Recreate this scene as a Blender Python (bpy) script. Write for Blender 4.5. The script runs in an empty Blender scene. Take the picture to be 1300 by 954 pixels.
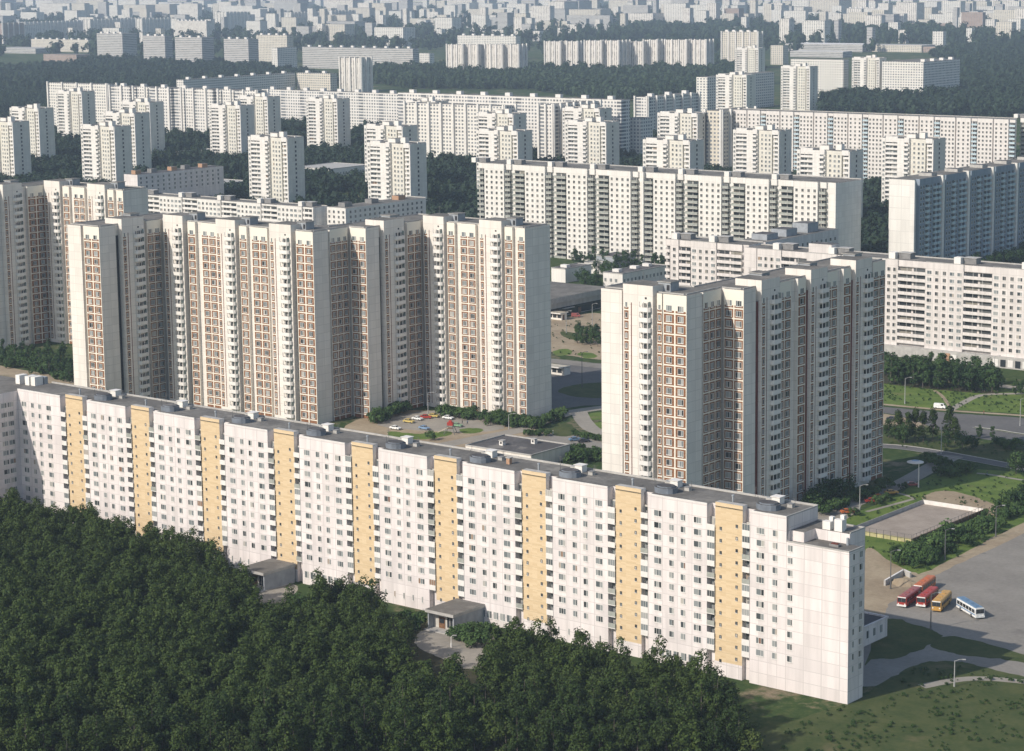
import bpy, bmesh, math, random
from mathutils import Vector, Matrix
from mathutils import noise as mnoise
random.seed(7)
S = bpy.context.scene
COL = S.collection
R = math.radians

# ------------------------------------------------------------------ camera
# The district is laid out on one street grid: X runs along the sunlit facades, Y away from them.
F_PX, HOR, ROLL, CAM_H, TH = 2900.0, -45.0, R(0.7), 160.0, R(-38.7)
PITCH = math.atan((432.0 - HOR) / F_PX)
RIGHT0 = Vector((math.cos(TH), -math.sin(TH), 0))
FWD_H = Vector((math.sin(TH), math.cos(TH), 0))
FWD = FWD_H * math.cos(PITCH) + Vector((0, 0, -math.sin(PITCH)))
UP0 = FWD_H * math.sin(PITCH) + Vector((0, 0, math.cos(PITCH)))
cr, sr = math.cos(ROLL), math.sin(ROLL)
CR = RIGHT0 * cr - UP0 * sr
CU = RIGHT0 * sr + UP0 * cr
cam = bpy.data.cameras.new('camera')
cam.sensor_width = 36.0
cam.lens = 36.0 * F_PX / 1300.0
cam.shift_y = -45.0 / 1300.0
cam.clip_start, cam.clip_end = 1.0, 60000.0
camo = bpy.data.objects.new('camera', cam)
M = Matrix((CR, CU, -FWD)).transposed().to_4x4()
M.translation = Vector((0, 0, CAM_H))
camo.matrix_world = M
COL.objects.link(camo)
S.camera = camo

def at(px, py, z=0.0):
    """photo pixel -> point of the plane at height z (used to survey the ground plan)"""
    d = FWD * F_PX + CR * (px - 650.0) + CU * (432.0 - py)
    t = (z - CAM_H) / d.z
    return Vector((d.x * t, d.y * t, z))

# ------------------------------------------------------------------ light
SUN_EL, SUN_REL = R(35.5), R(16.5)
to_sun = Vector((-math.sin(SUN_REL) * math.cos(SUN_EL), -math.cos(SUN_REL) * math.cos(SUN_EL), math.sin(SUN_EL)))
sun = bpy.data.lights.new('sun', 'SUN')
sun.energy = 4.6
sun.angle = R(0.5)
sun.color = (1.0, 0.92, 0.82)
suno = bpy.data.objects.new('sun', sun)
suno.rotation_euler = to_sun.to_track_quat('Z', 'Y').to_euler()
COL.objects.link(suno)
w = bpy.data.worlds.new('World')
S.world = w
w.use_nodes = True
nt = w.node_tree
sky = nt.nodes.new('ShaderNodeTexSky')
sky.sky_type = 'NISHITA'
sky.sun_disc = False
sky.sun_elevation = SUN_EL
sky.sun_rotation = math.atan2(to_sun.x, to_sun.y)
sky.altitude = 200
sky.air_density = 1.2
sky.dust_density = 1.5
bg = nt.nodes['Background']
nt.links.new(sky.outputs[0], bg.inputs[0])
bg.inputs[1].default_value = 0.145
vs = S.view_settings
vs.view_transform = 'Standard'
vs.look = 'None'
vs.exposure = -0.08
vs.gamma = 1.0
vs.use_curve_mapping = False
S.cycles.use_denoising = True
S.cycles.max_bounces = 6
S.cycles.volume_bounces = 0

# ------------------------------------------------------------------ materials
class NT:
    def __init__(self, name, rough=0.85, spec=0.25):
        self.m = bpy.data.materials.new(name)
        self.m.use_nodes = True
        self.t = self.m.node_tree
        self.b = self.t.nodes['Principled BSDF']
        self.b.inputs['Roughness'].default_value = rough
        self.b.inputs['Specular IOR Level'].default_value = spec
    def n(self, typ, **kw):
        x = self.t.nodes.new(typ)
        for k, v in kw.items(): setattr(x, k, v)
        return x
    def l(self, a, b): self.t.links.new(a, b)
    def math(self, op, a, b=None, c=None):
        x = self.n('ShaderNodeMath', operation=op)
        for i, v in enumerate((a, b, c)):
            if v is None: continue
            if isinstance(v, (int, float)): x.inputs[i].default_value = v
            else: self.l(v, x.inputs[i])
        return x.outputs[0]
    def mix(self, f, a, b):
        x = self.n('ShaderNodeMix', data_type='RGBA')
        for s, v in ((x.inputs[0], f), (x.inputs[6], a), (x.inputs[7], b)):
            if isinstance(v, (int, float)): s.default_value = v
            elif isinstance(v, tuple): s.default_value = (*v, 1)
            else: self.l(v, s)
        return x.outputs[2]
    def ramp(self, f, stops):
        x = self.n('ShaderNodeValToRGB')
        e = x.color_ramp.elements
        while len(e) < len(stops): e.new(0.5)
        for q, (p, c) in zip(e, stops):
            q.position = p; q.color = (*c, 1)
        self.l(f, x.inputs[0])
        return x.outputs[0]
    def noise(self, scale, detail=3, coord='obj', rough=0.5):
        x = self.n('ShaderNodeTexNoise')
        x.inputs['Scale'].default_value = scale
        x.inputs['Detail'].default_value = detail
        x.inputs['Roughness'].default_value = rough
        if coord == 'obj': self.l(self.n('ShaderNodeTexCoord').outputs['Object'], x.inputs['Vector'])
        elif coord == 'world': self.l(self.n('ShaderNodeNewGeometry').outputs['Position'], x.inputs['Vector'])
        return x.outputs[0]
    def uv(self):
        s = self.n('ShaderNodeSeparateXYZ')
        self.l(self.n('ShaderNodeUVMap').outputs[0], s.inputs[0])
        return s.outputs[0], s.outputs[1]
    def done(self, color):
        if isinstance(color, tuple): self.b.inputs['Base Color'].default_value = (*color, 1)
        else: self.l(color, self.b.inputs['Base Color'])
        return self.m

MAT = {}
def plain(name, c, rough=0.8, spec=0.25, var=0.12, scale=0.6, metal=0.0):
    q = NT(name, rough, spec)
    q.b.inputs['Metallic'].default_value = metal
    n = q.noise(scale, 4)
    lo = tuple(x * (1 - var) for x in c); hi = tuple(min(1, x * (1 + var)) for x in c)
    MAT[name] = q.done(q.ramp(n, [(0.3, lo), (0.7, hi)]))
    return MAT[name]

def cellhash(q, u, v, seed=0.0):
    wn = q.n('ShaderNodeTexWhiteNoise', noise_dimensions='3D')
    c = q.n('ShaderNodeCombineXYZ')
    q.l(q.math('FLOOR', u), c.inputs[0]); q.l(q.math('FLOOR', v), c.inputs[1])
    c.inputs[2].default_value = seed
    q.l(c.outputs[0], wn.inputs['Vector'])
    return wn.outputs['Value']

def panels(name, c, seam=0.62, sw=0.025, var=0.05, wear=0.10):
    """large concrete panels: UV in panel units, thin dark joints, per-panel tone, streaky wear"""
    q = NT(name, 0.85, 0.2)
    u, v = q.uv()
    fu = q.math('ABSOLUTE', q.math('SUBTRACT', q.math('FRACT', u), 0.5))
    fv = q.math('ABSOLUTE', q.math('SUBTRACT', q.math('FRACT', v), 0.5))
    line = q.math('MAXIMUM', q.math('GREATER_THAN', fu, 0.5 - sw), q.math('GREATER_THAN', fv, 0.5 - sw * 1.1))
    h = cellhash(q, u, v)
    base = q.mix(h, tuple(x * (1 - var) for x in c), tuple(min(1, x * (1 + var)) for x in c))
    mp = q.n('ShaderNodeMapping'); mp.inputs['Scale'].default_value = (0.5, 0.5, 0.06)
    q.l(q.n('ShaderNodeTexCoord').outputs['Object'], mp.inputs[0])
    nz = q.n('ShaderNodeTexNoise'); nz.inputs['Scale'].default_value = 1.0; nz.inputs['Detail'].default_value = 5
    q.l(mp.outputs[0], nz.inputs['Vector'])
    st = q.ramp(nz.outputs[0], [(0.35, (1 - wear * 1.6,) * 3), (0.62, (1, 1, 1))])
    mm = q.n('ShaderNodeMix', data_type='RGBA', blend_type='MULTIPLY'); mm.inputs[0].default_value = 1
    q.l(base, mm.inputs[6]); q.l(st, mm.inputs[7])
    out = q.mix(line, mm.outputs[2], tuple(x * seam for x in c))
    MAT[name] = q.done(out)
    return MAT[name]

panels('pale_panel', (0.73, 0.67, 0.645), seam=0.76, var=0.07, wear=0.10)
panels('cream_panel', (0.75, 0.70, 0.635), seam=0.78, wear=0.06)
panels('blue_shade_panel', (0.27, 0.32, 0.38), seam=0.8)  # bluish panels; the ribbed side's blue shade is put into the colour
panels('grey_panel', (0.46, 0.44, 0.41), seam=0.8, wear=0.14)
panels('pink_panel', (0.68, 0.63, 0.595), seam=0.8)
panels('white_panel', (0.74, 0.71, 0.66), seam=0.82, wear=0.06)
panels('ivory_panel', (0.68, 0.65, 0.57), seam=0.86, wear=0.05)

def ochre():
    q = NT('ochre_tile', 0.8, 0.25)
    u, v = q.uv()
    h = cellhash(q, q.math('MULTIPLY', u, 5.0), q.math('MULTIPLY', v, 7.0))
    c = q.mix(h, (0.585, 0.44, 0.265), (0.655, 0.51, 0.325))
    fv = q.math('ABSOLUTE', q.math('SUBTRACT', q.math('FRACT', v), 0.5))
    c = q.mix(q.math('GREATER_THAN', fv, 0.485), c, (0.50, 0.39, 0.24))
    MAT['ochre_tile'] = q.done(c)
ochre()

def rust():
    """tower facade cell: cream joints round a rust-red tiled panel; UV u = window columns, v = floors; v above 21.0 stays cream"""
    q = NT('rust_cell', 0.8, 0.2)
    u, v = q.uv()
    fu = q.math('ABSOLUTE', q.math('SUBTRACT', q.math('FRACT', u), 0.5))
    fv = q.math('ABSOLUTE', q.math('SUBTRACT', q.math('FRACT', v), 0.5))
    line = q.math('MAXIMUM', q.math('GREATER_THAN', fu, 0.44), q.math('GREATER_THAN', fv, 0.435))
    h = cellhash(q, q.math('MULTIPLY', u, 6), q.math('MULTIPLY', v, 6))
    rr = q.mix(h, (0.18, 0.078, 0.036), (0.27, 0.132, 0.068))
    cream = (0.76, 0.71, 0.61)
    top = q.math('GREATER_THAN', v, 21.28)
    MAT['rust_cell'] = q.done(q.mix(q.math('MAXIMUM', line, top), rr, cream))
rust()

def glass(name, stops):
    q = NT(name, 0.12, 0.5)
    r = q.n('ShaderNodeNewGeometry').outputs['Random Per Island']
    r2 = q.n('ShaderNodeObjectInfo').outputs['Random']
    f = q.math('FRACT', q.math('ADD', r, q.math('MULTIPLY', r2, 3.7)))
    q.l(q.ramp(f, stops), q.b.inputs['Base Color'])
    MAT[name] = q.m
glass('window_glass', [(0.0, (0.03, 0.034, 0.036)), (0.15, (0.07, 0.08, 0.082)), (0.4, (0.15, 0.17, 0.175)), (0.65, (0.23, 0.25, 0.25)), (0.85, (0.32, 0.33, 0.32)), (0.975, (0.44, 0.42, 0.38)), (0.99, (0.30, 0.20, 0.13)), (1.0, (0.2, 0.11, 0.08))])
glass('dark_glass', [(0.0, (0.025, 0.028, 0.03)), (0.5, (0.075, 0.082, 0.085)), (0.85, (0.15, 0.155, 0.15)), (1.0, (0.27, 0.25, 0.21))])  # darker panes for mid-distance windows and balcony doors
plain('window_frame', (0.62, 0.60, 0.56), 0.6, var=0.1)
def felt(name, c):
    q = NT(name, 0.95, 0.12)
    a = q.noise(0.11, 5, 'world', 0.6); b = q.noise(0.9, 5, 'world', 0.7)
    base = q.ramp(b, [(0.3, tuple(x * 0.78 for x in c)), (0.7, tuple(x * 1.2 for x in c))])
    f = q.ramp(a, [(0.50, (0, 0, 0)), (0.54, (1, 1, 1))])
    f2 = q.ramp(a, [(0.36, (1, 1, 1)), (0.41, (0, 0, 0))])
    o = q.mix(q.math('MULTIPLY', f, 0.55), base, tuple(x * 0.62 for x in c))
    MAT[name] = q.done(q.mix(q.math('MULTIPLY', f2, 0.5), o, (0.29, 0.27, 0.24)))
felt('roof_felt', (0.175, 0.165, 0.15))
felt('dark_roof', (0.11, 0.105, 0.105))
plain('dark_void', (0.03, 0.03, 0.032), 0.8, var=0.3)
plain('dark_red', (0.14, 0.035, 0.022), 0.7, var=0.2)
plain('loggia_wall', (0.50, 0.475, 0.43), 0.85, var=0.15)
plain('loggia_green', (0.32, 0.33, 0.295), 0.8, var=0.15)
plain('loggia_blue', (0.42, 0.52, 0.56), 0.7, var=0.15)
plain('parapet_white', (0.70, 0.67, 0.63), 0.85, var=0.08)
plain('balcony_screen', (0.30, 0.35, 0.32), 0.6, var=0.12)
plain('lift_grey', (0.30, 0.32, 0.34), 0.8, var=0.15)
plain('hood_blue', (0.16, 0.18, 0.21), 0.6, var=0.2)
plain('brick_orange', (0.40, 0.245, 0.155), 0.9, var=0.2, scale=2)
plain('concrete', (0.40, 0.385, 0.36), 0.9, var=0.15)
plain('concrete_dark', (0.22, 0.215, 0.21), 0.9, var=0.2)
plain('pole_metal', (0.34, 0.34, 0.33), 0.5, 0.4, var=0.1)
plain('pole_dark', (0.12, 0.12, 0.12), 0.5, 0.4, var=0.1)
plain('bark', (0.11, 0.095, 0.08), 0.9, var=0.3, scale=3)
plain('rubber', (0.02, 0.02, 0.02), 0.8)
plain('chrome', (0.5, 0.5, 0.5), 0.25, 0.5, metal=0.8)
plain('lamp_glass', (0.75, 0.73, 0.66), 0.2, 0.5)
plain('car_glass', (0.03, 0.035, 0.04), 0.08, 0.6)
plain('wood_brown', (0.17, 0.09, 0.045), 0.7, var=0.3, scale=2)
plain('board_yellow', (0.42, 0.38, 0.20), 0.8, var=0.3, scale=0.5)
plain('skin', (0.45, 0.28, 0.2), 0.6)
plain('hair', (0.05, 0.035, 0.025), 0.7)
for nm, c in (('paint_red', (0.36, 0.04, 0.028)), ('paint_orange', (0.47, 0.13, 0.04)), ('paint_ochre', (0.50, 0.28, 0.07)), ('paint_white', (0.74, 0.74, 0.72)),
              ('paint_blue', (0.05, 0.14, 0.36)), ('paint_yellow', (0.52, 0.40, 0.13)), ('paint_green', (0.18, 0.32, 0.19)), ('paint_dark', (0.03, 0.032, 0.045)),
              ('paint_sky', (0.19, 0.29, 0.43)), ('paint_slate', (0.12, 0.2, 0.3)), ('roof_pinkred', (0.30, 0.09, 0.08)), ('paint_beige', (0.55, 0.48, 0.36))):
    plain(nm, c, 0.42, 0.45, var=0.16, scale=1.1)

def ground_mat():
    q = NT('meadow_ground', 0.95, 0.1)
    a = q.noise(0.035, 5, 'world', 0.6); b = q.noise(0.35, 6, 'world', 0.7); c = q.noise(2.2, 3, 'world', 0.6)
    g = q.ramp(b, [(0.3, (0.022, 0.042, 0.013)), (0.5, (0.04, 0.068, 0.02)), (0.7, (0.085, 0.095, 0.036))])
    dirt = q.ramp(c, [(0.3, (0.16, 0.125, 0.085)), (0.7, (0.26, 0.21, 0.145))])
    f = q.ramp(q.math('ADD', q.math('MULTIPLY', a, 0.75), q.math('MULTIPLY', b, 0.3)), [(0.56, (0, 0, 0)), (0.66, (1, 1, 1))])
    MAT['meadow_ground'] = q.done(q.mix(f, g, dirt))
ground_mat()
def two_tone(name, c1, c2, s1=0.08, s2=0.9, spots=None, rough=0.95):
    q = NT(name, rough, 0.15)
    a = q.noise(s1, 6, 'world', 0.65); b = q.noise(s2, 5, 'world', 0.7)
    f = q.ramp(q.math('ADD', q.math('MULTIPLY', a, 0.6), q.math('MULTIPLY', b, 0.4)), [(0.36, (0, 0, 0)), (0.62, (1, 1, 1))])
    col = q.mix(f, c1, c2)
    if spots:
        d = q.ramp(q.noise(0.06, 4, 'world', 0.6), [(0.60, (0, 0, 0)), (0.70, (1, 1, 1))])
        col = q.mix(q.math('MULTIPLY', d, 0.6), col, spots)
    MAT[name] = q.done(col)
two_tone('asphalt', (0.19, 0.175, 0.155), (0.275, 0.255, 0.225), s1=0.05, spots=(0.12, 0.11, 0.10))
two_tone('street_asphalt', (0.10, 0.098, 0.098), (0.15, 0.145, 0.14))
two_tone('pale_paving', (0.23, 0.21, 0.18), (0.33, 0.30, 0.255))
two_tone('sand_dirt', (0.24, 0.185, 0.125), (0.38, 0.31, 0.215), spots=(0.14, 0.13, 0.07))
two_tone('rink_gravel', (0.26, 0.22, 0.185), (0.36, 0.31, 0.265), s1=0.15)
two_tone('lush_grass', (0.058, 0.105, 0.02), (0.14, 0.19, 0.042), s1=0.16, s2=1.4, spots=(0.16, 0.15, 0.065))
two_tone('rough_grass', (0.035, 0.058, 0.016), (0.085, 0.095, 0.035), s1=0.15, spots=(0.16, 0.13, 0.07))
two_tone('litter_floor', (0.025, 0.028, 0.014), (0.06, 0.055, 0.03), s1=0.15)

def leaf(name, lo, mid, hi):
    q = NT(name, 0.7, 0.2)
    r = q.n('ShaderNodeNewGeometry').outputs['Random Per Island']
    o = q.n('ShaderNodeObjectInfo').outputs['Random']
    f = q.math('ADD', q.math('MULTIPLY', r, 0.5), q.math('MULTIPLY', o, 0.5))
    q.b.inputs['Subsurface Weight'].default_value = 0.0
    MAT[name] = q.done(q.ramp(f, [(0.1, lo), (0.5, mid), (0.9, hi)]))
leaf('leaf_birch', (0.012, 0.025, 0.004), (0.025, 0.047, 0.008), (0.052, 0.078, 0.014))
leaf('leaf_aspen', (0.018, 0.033, 0.006), (0.034, 0.055, 0.010), (0.066, 0.09, 0.02))
leaf('leaf_poplar', (0.016, 0.036, 0.011), (0.032, 0.066, 0.018), (0.062, 0.105, 0.03))
leaf('leaf_shrub', (0.022, 0.048, 0.012), (0.042, 0.082, 0.02), (0.075, 0.125, 0.034))
leaf('leaf_far', (0.012, 0.026, 0.013), (0.022, 0.042, 0.019), (0.042, 0.068, 0.028))

def far_facade(name, c, du=0.27, dv=0.26, band=False, dark=(0.10, 0.105, 0.11)):
    """facade seen from kilometres off: UV u = window bays, v = storeys"""
    q = NT(name, 0.85, 0.2)
    u, v = q.uv()
    fu = q.math('ABSOLUTE', q.math('SUBTRACT', q.math('FRACT', u), 0.5))
    fv = q.math('ABSOLUTE', q.math('SUBTRACT', q.math('FRACT', v), 0.5))
    inside = q.math('MULTIPLY', q.math('LESS_THAN', fu, du), q.math('LESS_THAN', fv, dv))
    if band:
        bu = q.math('LESS_THAN', q.math('FRACT', q.math('MULTIPLY', u, 0.125)), 0.25)
        inside = q.math('MAXIMUM', inside, q.math('MULTIPLY', bu, q.math('LESS_THAN', fv, 0.3)))
    h = cellhash(q, u, v)
    win = q.mix(h, dark, tuple(x * 2.6 for x in dark))
    tone = cellhash(q, q.math('MULTIPLY', u, 0.5), q.math('MULTIPLY', v, 1.0), 3.0)
    wall = q.mix(tone, tuple(x * 0.94 for x in c), tuple(min(1, x * 1.05) for x in c))
    MAT[name] = q.done(q.mix(inside, wall, win))
far_facade('far_white', (0.70, 0.67, 0.61))
far_facade('far_white_band', (0.70, 0.67, 0.62), band=True)
far_facade('far_cream', (0.62, 0.57, 0.48))
far_facade('far_grey', (0.50, 0.48, 0.45), du=0.5, dv=0.2)
far_facade('far_brown', (0.36, 0.27, 0.22))
far_facade('far_rib', (0.70, 0.66, 0.60), du=0.22, dv=0.5, dark=(0.2, 0.19, 0.175))

# ------------------------------------------------------------------ mesh helpers
class MB:
    def __init__(self): self.v = []; self.f = []; self.m = []; self.uv = []; self.mats = []
    def mi(self, m):
        if m not in self.mats: self.mats.append(m)
        return self.mats.index(m)
    def poly(self, pts, m, uvs=None):
        i = len(self.v)
        self.v += [tuple(p) for p in pts]
        self.f.append(tuple(range(i, i + len(pts))))
        self.m.append(self.mi(m))
        self.uv.append(uvs or [(0.25, 0.25)] * len(pts))
    def box(self, x0, x1, y0, y1, z0, z1, m, top=None, skip='', us=3.2, vs_=2.8):
        top = top or m
        P = lambda x, y, z: (x, y, z)
        w_, d_, h0, h1 = (x1 - x0) / us, (y1 - y0) / us, z0 / vs_, z1 / vs_
        def q(a, b, c, d, mm, W): self.poly([a, b, c, d], mm, [(0, h0), (W, h0), (W, h1), (0, h1)])
        if 'f' not in skip: q(P(x0, y0, z0), P(x1, y0, z0), P(x1, y0, z1), P(x0, y0, z1), m, w_)
        if 'r' not in skip: q(P(x1, y0, z0), P(x1, y1, z0), P(x1, y1, z1), P(x1, y0, z1), m, d_)
        if 'k' not in skip: q(P(x1, y1, z0), P(x0, y1, z0), P(x0, y1, z1), P(x1, y1, z1), m, w_)
        if 'l' not in skip: q(P(x0, y1, z0), P(x0, y0, z0), P(x0, y0, z1), P(x0, y1, z1), m, d_)
        if 't' not in skip: self.poly([P(x0, y0, z1), P(x1, y0, z1), P(x1, y1, z1), P(x0, y1, z1)], top)
        if 'b' not in skip: self.poly([P(x0, y1, z0), P(x1, y1, z0), P(x1, y0, z0), P(x0, y0, z0)], m)
    def prism(self, poly, z0, z1, m, top=None, cap=True, us=3.2, vs_=2.8):
        n = len(poly)
        for i in range(n):
            (ax, ay), (bx, by) = poly[i], poly[(i + 1) % n]
            L = math.hypot(bx - ax, by - ay) / us
            self.poly([(ax, ay, z0), (bx, by, z0), (bx, by, z1), (ax, ay, z1)], m, [(0, z0 / vs_), (L, z0 / vs_), (L, z1 / vs_), (0, z1 / vs_)])
        if cap: self.poly([(x, y, z1) for x, y in poly], top or m)
    def tube(self, p0, p1, r0, r1, m, n=6, cap=True):
        p0, p1 = Vector(p0), Vector(p1)
        d = (p1 - p0).normalized()
        a = d.orthogonal().normalized(); b = d.cross(a)
        c0 = [p0 + (a * math.cos(6.2832 * i / n) + b * math.sin(6.2832 * i / n)) * r0 for i in range(n)]
        c1 = [p1 + (a * math.cos(6.2832 * i / n) + b * math.sin(6.2832 * i / n)) * r1 for i in range(n)]
        base = len(self.v)
        self.v += [tuple(p) for p in c0 + c1]
        for i in range(n):
            j = (i + 1) % n
            self.f.append((base + i, base + j, base + n + j, base + n + i)); self.m.append(self.mi(m)); self.uv.append([(0, 0)] * 4)
        if cap:
            self.f.append(tuple(base + n + i for i in range(n))); self.m.append(self.mi(m)); self.uv.append([(0, 0)] * n)
            self.f.append(tuple(base + i for i in reversed(range(n)))); self.m.append(self.mi(m)); self.uv.append([(0, 0)] * n)
    def add(self, o, loc=(0, 0, 0), rz=0.0, sc=1.0):
        c, s = math.cos(rz), math.sin(rz)
        b = len(self.v)
        for x, y, z in o.v:
            x, y, z = x * sc, y * sc, z * sc
            self.v.append((loc[0] + c * x - s * y, loc[1] + s * x + c * y, loc[2] + z))
        mp = [self.mi(m) for m in o.mats]
        self.f += [tuple(b + i for i in f) for f in o.f]
        self.m += [mp[i] for i in o.m]
        self.uv += o.uv
    def mesh(self, name):
        me = bpy.data.meshes.new(name)
        me.from_pydata(self.v, [], self.f)
        for m in self.mats: me.materials.append(MAT[m])
        me.polygons.foreach_set('material_index', self.m)
        ul = me.uv_layers.new(name='UVMap')
        flat = [c for face in self.uv for p in face for c in p]
        ul.data.foreach_set('uv', flat)
        me.update()
        return me
    def build(self, name, parent=None, loc=(0, 0, 0), rz=0.0, smooth=False):
        me = self.mesh(name)
        if smooth: me.polygons.foreach_set('use_smooth', [True] * len(me.polygons))
        return link(name, me, parent, loc, rz)

def link(name, me, parent=None, loc=(0, 0, 0), rz=0.0):
    o = bpy.data.objects.new(name, me)
    COL.objects.link(o)
    o.location = loc
    o.rotation_euler = (0, 0, rz)
    if parent: o.parent = parent
    return o

def thing(name, label, cat, loc=(0, 0, 0), rz=0.0, group=None):
    o = link(name, None, None, loc, rz)
    o['label'] = label; o['category'] = cat
    if group: o['group'] = group
    return o
def structure(o, kind='structure'):
    o['kind'] = kind
    return o
def tag(o, label, cat, group=None, kind=None):
    o['label'] = label; o['category'] = cat
    if group: o['group'] = group
    if kind: o['kind'] = kind
    return o
def copy_thing(src, loc, rz=0.0, label=None, group=None, sc=None):
    r = src.copy(); COL.objects.link(r); r.location = loc; r.rotation_euler = (0, 0, rz)
    if sc is not None: r.scale = sc if isinstance(sc, tuple) else (sc, sc, sc)
    if label: r['label'] = label
    if group: r['group'] = group
    for ch in list(src.children):
        c = ch.copy(); COL.objects.link(c); c.parent = r
        for g in list(ch.children):
            d = g.copy(); COL.objects.link(d); d.parent = c
    return r

def inside(p, poly):
    x, y = p[0], p[1]
    r = False
    n = len(poly)
    for i in range(n):
        x0, y0 = poly[i][0], poly[i][1]; x1, y1 = poly[(i + 1) % n][0], poly[(i + 1) % n][1]
        if (y0 > y) != (y1 > y) and x < (x1 - x0) * (y - y0) / (y1 - y0) + x0: r = not r
    return r

FOOT = []        # building footprints (x0, x1, y0, y1) kept clear of trees
def foot(x0, x1, y0, y1): FOOT.append((x0, x1, y0, y1))
def blocked(x, y, m=4.0): return any(a - m < x < b + m and c - m < y < d + m for a, b, c, d in FOOT)

class Repeats:
    """same part many times on one building: the nearest 100 are objects of their own, the rest one mesh"""
    def __init__(self, name, limit=100): self.name = name; self.items = []; self.limit = limit; self.cache = {}
    def put(self, mb, loc, rz): self.items.append((mb, loc, rz))
    def flush(self, parent, zmin=0.0):
        org = parent.location
        def key(it):
            p = Vector(it[1]) + org
            return (p - Vector((0, 0, CAM_H))).length + (5000 if it[1][2] < zmin else 0)
        self.items.sort(key=key)
        for mb, loc, rz in self.items[:self.limit]:
            if id(mb) not in self.cache: self.cache[id(mb)] = mb.mesh(self.name)
            link(self.name, self.cache[id(mb)], parent, loc, rz)
        rest = self.items[self.limit:]
        if rest:
            big = MB()
            for mb, loc, rz in rest: big.add(mb, loc, rz)
            o = big.build(self.name, parent)
            o['kind'] = 'stuff'

# ------------------------------------------------------------------ facade parts
def window_mb(wd, ht, mull=2, frame='window_frame', fw=0.09, gl='window_glass'):
    """window proud of the wall towards -Y, centred on the origin: frame, mullions, separate panes, sill"""
    b = MB()
    x0, x1, z0, z1 = -wd / 2, wd / 2, -ht / 2, ht / 2
    b.box(x0, x1, -0.05, 0.0, z0, z0 + fw, frame, skip='kb'); b.box(x0, x1, -0.05, 0.0, z1 - fw, z1, frame, skip='k')
    xs = [x0 + (x1 - x0 - fw) * i / mull for i in range(mull + 1)]
    if mull == 2: xs[1] = x0 + (x1 - x0) * 0.60
    for x in xs: b.box(x, x + fw, -0.05, 0.0, z0 + fw, z1 - fw, frame, skip='ktb')
    for a, c in zip(xs, xs[1:]):
        b.poly([(a + fw, -0.02, z0 + fw), (c, -0.02, z0 + fw), (c, -0.02, z1 - fw), (a + fw, -0.02, z1 - fw)], gl)
    b.box(x0 - 0.05, x1 + 0.05, -0.16, 0.0, z0 - 0.07, z0 - 0.003, 'parapet_white', skip='k')
    return b
W_WIDE = [window_mb(2.1, 1.5, 3), window_mb(2.1, 1.5, 2)]
W_NARROW = [window_mb(1.35, 1.5, 2)]
W_TOWER = [window_mb(2.0, 1.72, 2), window_mb(2.0, 1.72, 3)]
W_TW = [window_mb(1.6, 1.72, 2)]
W_SLIM = [window_mb(0.8, 1.5, 1)]
W_SMALL = [window_mb(0.62, 0.72, 1, 'dark_void')]
W_MID = [window_mb(1.5, 1.55, 2, 'loggia_wall', 0.08, 'dark_glass')]

def tower_balcony(wd=4.2, dp=1.25, mat='parapet_white', screen=True):
    """balcony with cut corners, slab, upstand, glazed side screen"""
    b = MB()
    c = 0.55
    pl = [(0, 0), (0, -dp + c), (c, -dp), (wd - c, -dp), (wd, -dp + c), (wd, 0)]
    b.poly([(x, y, 0.0) for x, y in reversed(pl)], mat)
    b.poly([(x, y, 0.16) for x, y in pl], 'concrete')
    for (ax, ay), (bx, by) in zip(pl, pl[1:]):
        b.poly([(ax, ay, 0), (bx, by, 0), (bx, by, 1.3), (ax, ay, 1.3)], mat)
        k = 0.9
        ix, iy, jx, jy = wd / 2 + (ax - wd / 2) * k, ay * k, wd / 2 + (bx - wd / 2) * k, by * k
        b.poly([(ix, iy, 0.16), (ix, iy, 1.3), (jx, jy, 1.3), (jx, jy, 0.16)], mat)
        b.poly([(ax, ay, 1.3), (bx, by, 1.3), (jx, jy, 1.3), (ix, iy, 1.3)], mat)
    for x in (c, wd * 0.5, wd - c): b.box(x - 0.09, x + 0.09, -dp + 0.02, -dp + 0.2, 1.3, 2.9, mat, skip='tb')
    if screen: b.box(wd - 0.5, wd - 0.42, -dp + 0.25, 0, 1.3, 2.9, 'balcony_screen')
    b.poly([(0.9, -0.012, 0.2), (2.2, -0.012, 0.2), (2.2, -0.012, 2.35), (0.9, -0.012, 2.35)], 'dark_glass')
    b.poly([(2.4, -0.012, 0.9), (wd - 0.7, -0.012, 0.9), (wd - 0.7, -0.012, 2.35), (2.4, -0.012, 2.35)], 'dark_glass')
    return b
B_TOWER = {}
def balc(wd, lit):
    k = (round(wd, 1), lit)
    if k not in B_TOWER: B_TOWER[k] = tower_balcony(k[0])
    return B_TOWER[k]

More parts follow.
